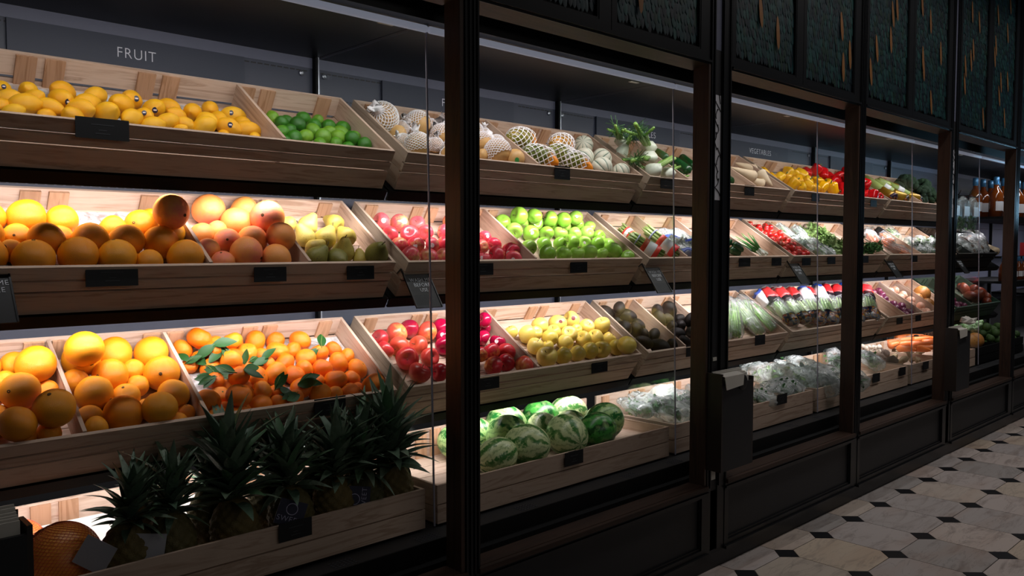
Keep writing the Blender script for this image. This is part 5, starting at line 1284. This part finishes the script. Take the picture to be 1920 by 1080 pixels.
b = sub(C41, 7.29, None); P = Pile(b, 'dark green broccoli head', 'broccoli bin', 'broccoli', 'broccoli', 'broccoli on the top shelf')
UM['broccoli'] = []
for s_ in (1, 2):
    mb = MB(); rr = random.Random(s_)
    for i in range(46):
        a = rr.uniform(0, 2 * PI); e = math.asin(rr.uniform(-.25, 1)); q = Vector((math.cos(a) * math.cos(e), math.sin(a) * math.cos(e), math.sin(e))) * .72
        mb.lathe([(.02, -.9), (.7, -.6), (1, 0), (.7, .65), (.02, .9)], 9, Matrix.Translation(q) @ Matrix.Scale(rr.uniform(.26, .36), 4), None)
    mb.tube([(0, 0, -.95), (0, 0, 0)], [.3, .45], 10); UM['broccoli'].append(mb.mesh('broccoli', M['broccoli'], True))
P.put('broccoli', settle(b, Z(1580, 240, 5.647, [(700, 560, 115), (860, 600, 90), (600, 620, 80), (690, 650, 90), (850, 690, 100), (930, 640, 80), (960, 720, 80), (800, 780, 70)])), axis='up'); P.finish()
C42 = crate(4, 2, [7.28], 'slatted pine crate of bagged carrots and green beans on second shelf', -.085)
def zg(x, y, n): return wpt(C42, *zz(1620, 390, 6.75, x, y), n)
for i, (x0, y0, x1, y1, cm, bd, lb) in enumerate(((170, 480, 30, 280, 'carrot', 'labelwhite', 'bag of orange carrots with white top, leftmost'), (360, 450, 120, 250, 'carrot', 'foildark', 'bag of carrots with black printed band, in the middle'), (440, 560, 200, 400, 'carrot', None, 'bag of carrots lying at the front'), (560, 590, 300, 470, 'carrot', None, 'bag of carrots at the front by the divider'), (410, 390, 290, 250, 'herbpale', None, 'small bag of green leaves at the back behind the carrots'))):
    bagged('bag_of_carrots' if cm == 'carrot' else 'bag_of_greens', zg(x0, y0, -.03), zg(x1, y1, -.01), .075, .06, lb, 'bag', GB, 'stalks' if cm == 'carrot' else 'leaves', cm, .6, False, ((.55, .8, bd),) if bd else (), 100 + i, 'bagthin', n=9 if cm == 'carrot' else 90)
for i, (x0, y0, x1, y1, lb) in enumerate(((760, 580, 560, 400, 'clear bag of green beans by the divider'), (800, 500, 680, 380, 'clear bag of pale cut greens on top'), (880, 590, 740, 470, 'clear bag of dark greens at front right'), (900, 480, 800, 390, 'clear bag of greens at back right corner'))):
    bagged('bag_of_beans', zg(x0, y0, -.03), zg(x1, y1, -.01), .085, .07, lb, 'bag', GB, 'leaves', 'herb' if i != 1 else 'herbpale', .55, False, (), 110 + i, 'bag', n=110)
C43 = crate(4, 3, [6.975, 7.35, 7.73], 'slatted pine crate of onions and squash on third shelf', -.09)
b = sub(C43, None, 6.97)
b = sub(C43, 6.62, 6.97); P = Pile(b, 'garlic-white onion', 'nearly empty bin beside the celery', 'onion', 'onion', 'white onions on the third shelf')
b = sub(C43, 6.981, 7.344); P = Pile(b, 'purple-red onion', 'red onion bin', 'red_onion', 'onion', 'red onions on the third shelf'); P.put('onionred', scatter(b, 16, .036, seed=5, xa=None), axis='any'); P.finish()
b = sub(C43, 7.356, 7.724); P = Pile(b, 'pinkish onion', 'pink onion bin', 'pink_onion', 'onion', 'pink onions on the third shelf'); P.put('shallot', scatter(b, 14, .038, seed=6), axis='any'); P.finish()
b = sub(C43, 7.736, None); P = Pile(b, 'brown-orange round squash', 'squash bin', 'squash', 'squash', 'squashes on the third shelf'); P.put('pumpkin', settle(b, Z(1580, 400, 5.647, [(820, 880, 90), (860, 980, 70), (760, 960, 60)])), axis='any'); P.finish()
C44 = crate(4, 4, [7.30], 'flat pine crate of yams, ginger and carrots at the bottom', -.06)
b = sub(C44, None, 7.6); P = Pile(b, 'brown knobbly yam', 'bottom yam crate', 'yam', 'yam', 'yams in the bottom crate')
P.put('yam', settle(b, Z(1600, 620, 9, [(200, 360, 90), (450, 320, 70), (540, 400, 80), (440, 470, 110), (640, 540, 110), (340, 430, 70)])), axis='any')
P.put('ginger', settle(b, Z(1600, 620, 9, [(720, 370, 80), (880, 420, 80), (1090, 380, 70), (830, 500, 90), (1080, 500, 70), (690, 450, 70), (960, 470, 70), (1010, 380, 60)])), axis='any', name='ginger_root', what='pale knobbly ginger root')
P.finish(); 
for x in P.items:
    if 'ginger' in x[0].name: x[0]['category'] = 'ginger'; x[0]['group'] = 'ginger roots in the bottom crate'
b2 = sub(C44, None, 7.1); P = Pile(b2, 'cream mushroom', 'bottom crate behind the yams', 'mushroom', 'mushroom', 'mushrooms in the bottom crate')
b2.sph = list(b.sph); P.put('mushroom', settle(b2, Z(1600, 620, 9, [(330, 260, 36), (390, 270, 36), (440, 250, 36), (300, 310, 36), (370, 320, 36), (430, 320, 36), (150, 240, 36), (210, 270, 36), (260, 250, 36)])), axis='any'); P.finish()
ce = [(720, 130, 1000, 75), (740, 170, 1060, 130), (560, 210, 720, 170), (760, 240, 960, 220), (620, 260, 740, 220), (760, 300, 930, 310), (1000, 160, 1200, 130), (980, 250, 1160, 230), (980, 300, 1200, 290), (1160, 200, 1320, 190), (1090, 300, 1290, 330), (1140, 120, 1330, 130), (840, 110, 1080, 90)]
for i, (x0, y0, x1, y1) in enumerate(ce):
    p0, p1 = wpt(C44, *zz(1600, 620, 9, x0, y0), .05), wpt(C44, *zz(1600, 620, 9, x1, y1), .06); d = p1 - p0; L = min(.34, max(.22, d.length)); r_ = .030
    o = link('carrot', MB().lathe([(.2 * r_, -.004), (.75 * r_, 0), (r_, .015), (.9 * r_, L * .3), (.65 * r_, L * .7), (.35 * r_, L * .93), (.06 * r_, L)], 12).mesh('carrot', M['carrot'], True), None, p0); orient(o, d)
    setp(o, 'large orange carrot, %s in the pile behind the ginger' % ['topmost left', 'second from top left', 'left end in clear film', 'middle left', 'lower left', 'bottom middle', 'upper right', 'middle right', 'lower right', 'right edge', 'bottom right', 'top right', 'topmost'][i], 'carrot', 'carrots in the bottom crate')
# ------------------------------------------------------------------ case 5: bottles and dark crates
def lathe_thing(name, pr, mats, loc, label, cat, group, parts):
    o = empty(name, loc, label=label, cat=cat, group=group)
    for nm, prof, m in parts: link(nm, MB().lathe(prof, 16).mesh(nm, m, True) if nm + '_s' not in SH else SH[nm + '_s'], o)
    return o
SH = {}
def bottle(x, y, z, h, label, kind):
    r_ = h * .16
    key = kind + str(round(h, 3))
    if key not in SH:
        body = MB().lathe([(r_ * .9, 0), (r_, .01 * h), (r_, .52 * h), (r_ * .8, .62 * h), (r_ * .36, .74 * h), (r_ * .33, .84 * h)], 16).mesh('body', M['amber' if kind == 'amber' else 'bottledark'], True)
        foil = MB().lathe([(r_ * .36, .80 * h), (r_ * .40, .805 * h), (r_ * .40, .985 * h), (r_ * .34, h)], 14).mesh('foil_neck', M['bluefoil' if kind == 'amber' else 'teal'], True)
        an = [-2.9 + i_ * .2 for i_ in range(9)]
        lv = [(r_ * q * math.cos(a_), r_ * q * math.sin(a_), h * z_) for q in (1.012, 1.0) for z_ in (.15, .38) for a_ in an]
        lf_ = [(i_, i_ + 1, i_ + 10, i_ + 9) for i_ in range(8)] + [(i_ + 19, i_ + 18, i_ + 27, i_ + 28) for i_ in range(8)]
        lab = MB().add(lv, lf_).mesh('paper_label', M['labelwhite'], True)
        SH[key] = (body, foil, lab)
    o = empty('bottle', (x, y, z), label=label, cat='bottle', group='bottles on the right-hand shelves')
    for m in SH[key]: link(m.name.split('.')[0], m, o)
    return o
def shelfboard(name, x0, x1, y0, y1, z, label, mat='shelf'):
    o = empty(name, (x0, y1, z), label=label, cat='shelf', group='black shelves of the bottle bay'); boxobj('board', (0, y0 - y1, -.025), (x1 - x0, 0, 0), M[mat], o); boxobj('lip', (0, y0 - y1 - .006, -.06), (x1 - x0, y0 - y1, .004), M[mat], o)
shelfboard('bottle_shelf', 9.45, 11.3, 2.60, 3.26, 1.92, 'upper black shelf holding the amber bottles')
shelfboard('bottle_shelf', 9.72, 11.3, 2.60, 3.26, 1.24, 'lower black shelf holding amber jars')
n = 0
for i in range(7):
    for j in range(2):
        bottle(9.62 + i * .25, 2.74 + j * .2, 1.92, .42, 'amber bottle with blue foil neck, %s from left in the %s row' % (ORD[i], ('front', 'back')[j]), 'amber')
for i in range(8): bottle(9.85 + i * .19, 2.72, 1.24, .26, 'short amber jar-like bottle, %s from left on the lower shelf' % ORD[i], 'amber')
for i in range(6): bottle(11.5 + i * .25, 2.7, 1.92, .46, 'dark bottle with teal foil neck, %s from left at the far right edge' % ORD[i], 'dark')
for i in range(6): bottle(11.5 + i * .25, 2.7, 1.05, .30, 'dark bottle with teal cap, %s from left on the lower far shelf' % ORD[i], 'dark')
shelfboard('bottle_shelf', 11.35, 13.5, 2.58, 3.26, 1.92, 'upper black shelf at the far right edge')
shelfboard('bottle_shelf', 11.35, 13.5, 2.58, 3.26, 1.05, 'lower black shelf at the far right edge')
rb = empty('red_carton', (11.6, 2.72, 1.50), label='red carton with dark green print at the far right edge', cat='carton'); boxobj('carton', (-.2, 0, 0), (.5, .25, .16), M['redbox'], rb); boxobj('print', (-.05, -.002, .04), (.12, .001, .12), M['greencrate'], rb)
shelfboard('bottle_shelf', 11.35, 13.5, 2.58, 3.26, 1.49, 'middle black shelf at the far right edge')
# pegs with hanging herb packs
GM = (M['greencrate'], M['greencrate'], M['greencrate']); BM = (M['shelf'], M['shelf'], M['shelf'])
for i in range(6):
    x = 8.25 + (i % 3) * .27; z = 2.10 - (i // 3) * .03; y1 = 2.66 + .1 * (i // 3)
    pg = empty('display_hook', (x, 3.27, z), label='black display hook, %s from left in the %s row' % (ORD[i % 3], ('lower', 'upper')[i // 3]), cat='hook', group='black display hooks in the bottle bay')
    link('rod', MB().tube([(0, 0, 0), (0, y1 - 3.27, -.01), (0, y1 - 3.29, .03)], .006, 6).mesh('rod', M['shelf'], True), pg)
    if i < 3:
        hk = empty('herb_pack', (x, y1 + .05, z - .01), label='clear hanging pack of green herbs, %s on the hooks' % ORD[i], cat='herb pack', group='herb packs on the hooks')
        link('pack', MB().lathe([(.02, -.34), (.10, -.33), (.11, -.17), (.10, -.04), (.03, .0)], 14, None, lambda p, a: Vector((p.x, p.y * .35, p.z))).mesh('pack', M['bagthin'], True), hk)
        boxobj('paper_label', (-.07, -.040, -.19), (.07, -.036, -.10), M['labelwhite'], hk); setp(link('leaves', leafmass('leaves', .075, .025, .06, 60, M['herb'], i, .04), hk, (0, 0, -.26)), kind='stuff')
        gs = empty('glass_sleeve', (x, y1 + .14, z - .66), label='dark clear sleeve hanging below the herb packs, %s from left' % ORD[i], cat='sleeve', group='sleeves under the herb packs')
        link('sleeve', MB().lathe([(.05, 0), (.11, .02), (.115, .28), (.10, .30)], 14, None, lambda p, a: Vector((p.x, p.y * .4, p.z))).mesh('sleeve', M['bagthin'], True), gs); boxobj('base_seal', (-.10, -.03, -.01), (.10, .03, .012), M['labelwhite'], gs)
C52 = crate(5, 2, [8.55, 8.92], 'black crate of bagged mushrooms and white roots in the bottle bay', -.085, BM, 8.18, 9.3)
for i, (u0, v0, u1, v1, lb) in enumerate(((1812, 474, 1798, 448, 'clear bag of dark mushrooms at left'), (1828, 474, 1815, 440, 'clear bag of dark mushrooms in the middle'), (1838, 470, 1832, 440, 'clear bag of mushrooms with white card'))):
    bagged('bag_of_mushrooms', wpt(C52, u0, v0, -.03), wpt(C52, u1, v1, .0), .10, .08, lb + ' of the black crate', 'bag', GB, 'spheres', 'yam', .6, False, ((.6, .85, 'greyprint'),), 120 + i, 'bag', n=26)
parsnip(wpt(C52, 1868, 474, -.03), wpt(C52, 1850, 458, -.02), .05, 'cream white root in the black crate by the jars')
C53 = crate(5, 3, [8.62], 'green crate of red-brown roots in the bottle bay', -.085, GM, 8.18, 9.45)
b = sub(C53, 8.63, None); P = Pile(b, 'orange-red root', 'green crate', 'red_root', 'root', 'red roots in the green crate'); P.put('chili', settle(b, Z(1580, 400, 5.647, [(1300, 800, 50), (1250, 780, 40), (1370, 830, 60), (1460, 830, 60), (1420, 880, 60), (1500, 880, 60), (1540, 920, 50), (1350, 870, 50)])), axis='any'); P.finish()
b = sub(C53, None, 8.61); P = Pile(b, 'small brown nut', 'left part of the green crate', 'nut', 'nut', 'nuts in the green crate'); P.put('onionred', scatter(b, 22, .03, seed=12, sb=.3), axis='any'); P.finish()
C54 = crate(5, 4, [8.72], 'black crate heaped with dark green sprouts at the bottom', -.06, BM, 8.18, 9.6)
b = sub(C54, 8.73, None); P = Pile(b, 'dark green sprout', 'bottom black crate', 'sprout', 'sprout', 'sprouts in the bottom black crate'); P.put('sprout', scatter(b, 130, .038, seed=13, maxn=.2, tries=25), axis='any'); P.finish()
b = sub(C54, None, 8.71); P = Pile(b, 'orange round squash', 'left part of the bottom black crate', 'squash', 'squash', 'squashes in the black crate'); P.put('pumpkin', scatter(b, 4, .08, seed=14), axis='any'); P.finish()

# ================================================================== TAGS AND SIGNS
def tag(B, u, v, w, label, h=.062):
    p = B.Mi @ CAM; d = B.Mi.to_3x3() @ ray(u, v); t = (-.003 - p.y) / d.y; q = p + d * t
    o = empty('price_tag', B.M @ Vector((q.x, -.004, q.z)), label=label, cat='price tag', group='black price tags on the crate fronts'); o.location.y -= .004
    boxobj('plate', (-w / 2, -.0045, -h / 2), (w / 2, -.0015, h / 2), M['tag'], o); boxobj('clip', (-w * .2, -.0015, h / 2 - .012), (w * .2, .010, h / 2 - .002), M['tag'], o)
    for i, (f, hh) in enumerate(((.34, .010), (.12, -.006), (.22, -.016))): boxobj('print_line', (-w * f / 1.6, -.0049, hh), (w * f / 1.6, -.0044, hh + .0028), M['greyprint'], o)
for B, u, v, w, lb in ((C01, 191, 242, .15, 'wide black price tag under the lemons'), (C11, 1052, 324, .105, 'black price tag under the papayas'), (C21, 1248, 343, .11, 'black price tag under the fennel'), (C21, 1403, 357, .11, 'black price tag under the parsnips'), (C31, 1527, 369, .11, 'black price tag under the yellow peppers'), (C31, 1636, 380, .11, 'black price tag under the red peppers'),
                       (C02, 209, 517, .15, 'wide black price tag under the large oranges'), (C02, 505, 511, .12, 'black price tag under the grapefruit'), (C02, 674, 508, .12, 'black price tag under the pears'), (C12, 1083, 499, .12, 'black price tag under the green apples'), (C12, 903, 502, .12, 'black price tag beside the narrow pilaster under the pink apples'), (C22, 1394, 490, .13, 'black price tag under the cucumbers'), (C22, 1454, 489, .12, 'black price tag under the spring onions'), (C32, 1510, 489, .12, 'black price tag under the tomatoes'), (C32, 1557, 487, .12, 'black price tag under the herbs'), (C32, 1620, 485, .12, 'black price tag right of the narrow pilaster, second shelf'), (C42, 1713, 484, .12, 'black price tag under the bagged beans'),
                       (C03, 617, 760, .13, 'black price tag under the mandarins'), (C13, 913, 716, .13, 'black price tag under the red apples, third shelf'), (C13, 1122, 686, .12, 'black price tag under the yellow apples'), (C23, 1296, 657, .12, 'black price tag under the avocados by the pilaster'), (C23, 1423, 637, .12, 'black price tag under the bagged salad'), (C43, 1685, 600, .12, 'black price tag under the red onions'), (C43, 1720, 595, .12, 'black price tag under the pink onions'),
                       (C04, 552, 992, .12, 'black price tag on the pineapple crate'), (C14, 1074, 858, .12, 'black price tag on the watermelon crate'), (C24, 1464, 748, .12, 'black price tag on the bagged greens crate'), (C34, 1576, 718, .12, 'black price tag beside the narrow pilaster, bottom shelf'), (C34, 1641, 708, .12, 'black price tag on the bottom crate right of the narrow pilaster'), (C44, 1690, 696, .12, 'black price tag under the yams'), (C44, 1734, 685, .12, 'black price tag under the carrots')):
    tag(B, u, v, w, lb)
for i, (x, lb) in enumerate(((.43, 'at the left edge below the large oranges'), (1.925, 'hanging beside the pink apples'), (3.487, 'hanging below the asparagus'), (5.045, 'hanging below the tomatoes'), (6.60, 'hanging below the carrot bags'), (8.16, 'hanging below the black crate'))):
    o = empty('hanging_sign', (x + .065, 2.648 if i == 0 else 2.668, 1.545 if i == 0 else 1.512), label='black tilted sign reading WASH ME BEFORE USE, ' + lb, cat='sign', group='WASH ME BEFORE USE signs')
    d = Vector((0, -.105, -.150)); L = d.length; a = math.atan2(.105, .150)
    o.rotation_euler = (-a, 0, 0)
    boxobj('plate', (-.065, -.0025, -L), (.065, .0025, 0), M['tag'], o); boxobj('hook_strip', (-.065, -.0025, 0), (.065, .010 if i == 0 else .03, .004), M['tag'], o)
    boxobj('raised_edge', (-.065, -.0050, -L), (-.060, -.0025, 0), M['black'], o); boxobj('raised_edge', (.060, -.0050, -L), (.065, -.0025, 0), M['black'], o)
    t = text('lettering', 'WASH ME\nBEFORE\nUSE', .0235, M['white'], o, (.006, -.0034, -.062), (PI / 2, 0, 0), .92, .0005)
# ------------------------------------------------------------------ paper bag dispensers on the wide pilasters
for k, (x0, lb) in enumerate(((.19, 'dark box dispenser with grey papers at the left edge'), (3.39, 'dark box dispenser with white paper bags below the vine strip'), (6.60, 'dark box dispenser with crumpled papers beside the carrots'))):
    o = empty('bag_dispenser', (x0, 2.2, .52), label=lb, cat='dispenser', group='paper bag dispensers on the wide pilasters')
    w = .29; yf = -.088; H = .44
    boxobj('side_panel', (0, yf, 0), (.012, -.004, H + .035), M['box'], o); boxobj('side_panel', (w - .012, yf, 0), (w, -.004, H), M['box'], o)
    boxobj('front_panel', (.012, yf, 0), (w - .012, yf + .012, H - .02), M['blackpanel'], o); boxobj('bottom_panel', (.012, yf + .012, 0), (w - .012, -.004, .012), M['box'], o); boxobj('back_panel', (.012, -.012, .012), (w - .012, -.004, H + .02), M['box'], o)
    link('pull_tab', MB().lathe([(.03, -.003), (.038, 0), (.038, .004), (.03, .006)], 18, Matrix.Translation((w * .62, yf - .004, H - .02)) @ Matrix.Rotation(PI / 2, 4, 'X')).mesh('pull_tab', M['tag'], True), o)
    pp = empty('paper_bags', (x0 + .008, 2.2, .52 + .02), label='stack of %s paper bags in the %s dispenser' % (('grey', 'left edge') if k == 0 else (('white', 'middle') if k == 1 else ('crumpled white', 'right'))), cat='paper bags', group='paper bags in the dispensers')
    rr = random.Random(k)
    for i in range(6):
        y = yf + .016 + i * .010; zt = H - .012 + i * .006 + rr.uniform(-.004, .004)
        vs = [(.016, y, .02), (w - .03, y, .02), (w - .03, y, zt), (.016, y, zt), (.016, y + .006, .02), (w - .03, y + .006, .02), (w - .03, y + .006, zt), (.016, y + .006, zt)]
        link('paper_bag', MB().add(vs, [(0, 1, 2, 3), (5, 4, 7, 6), (0, 3, 7, 4), (1, 5, 6, 2), (3, 2, 6, 7), (0, 4, 5, 1)]).mesh('paper_bag', M['paper']), pp)
    fl = [(-.004, yf + .03, H + .012), (.17, yf + .03, H + .012), (.17, yf - .012, H + .004), (-.004, yf - .012, H + .004), (.16, yf - .014, H - .05), (-.0 + .01, yf - .014, H - .06)]
    link('folded_flap', MB().add(fl + [(x, y - .002, z - .001) for x, y, z in fl], [(0, 3, 2, 1), (3, 5, 4, 2), (6, 7, 8, 9), (9, 8, 10, 11), (0, 6, 9, 3), (1, 2, 8, 7), (2, 4, 10, 8), (4, 5, 11, 10), (5, 3, 9, 11), (0, 1, 7, 6)]).mesh('folded_flap', M['paper']), pp)
    if k == 2:
        link('crumpled_paper', MB().lathe([(.01, 0), (.06, .02), (.05, .05), (.01, .06)], 10, Matrix.Translation((.33, yf + .03, H + .02)), lump(.5, 30, 3)).mesh('crumpled_paper', M['paper']), pp)
print('objects', len(bpy.data.objects), 'tris', sum(len(o.data.polygons) for o in bpy.data.objects if o.type == 'MESH') * 2)
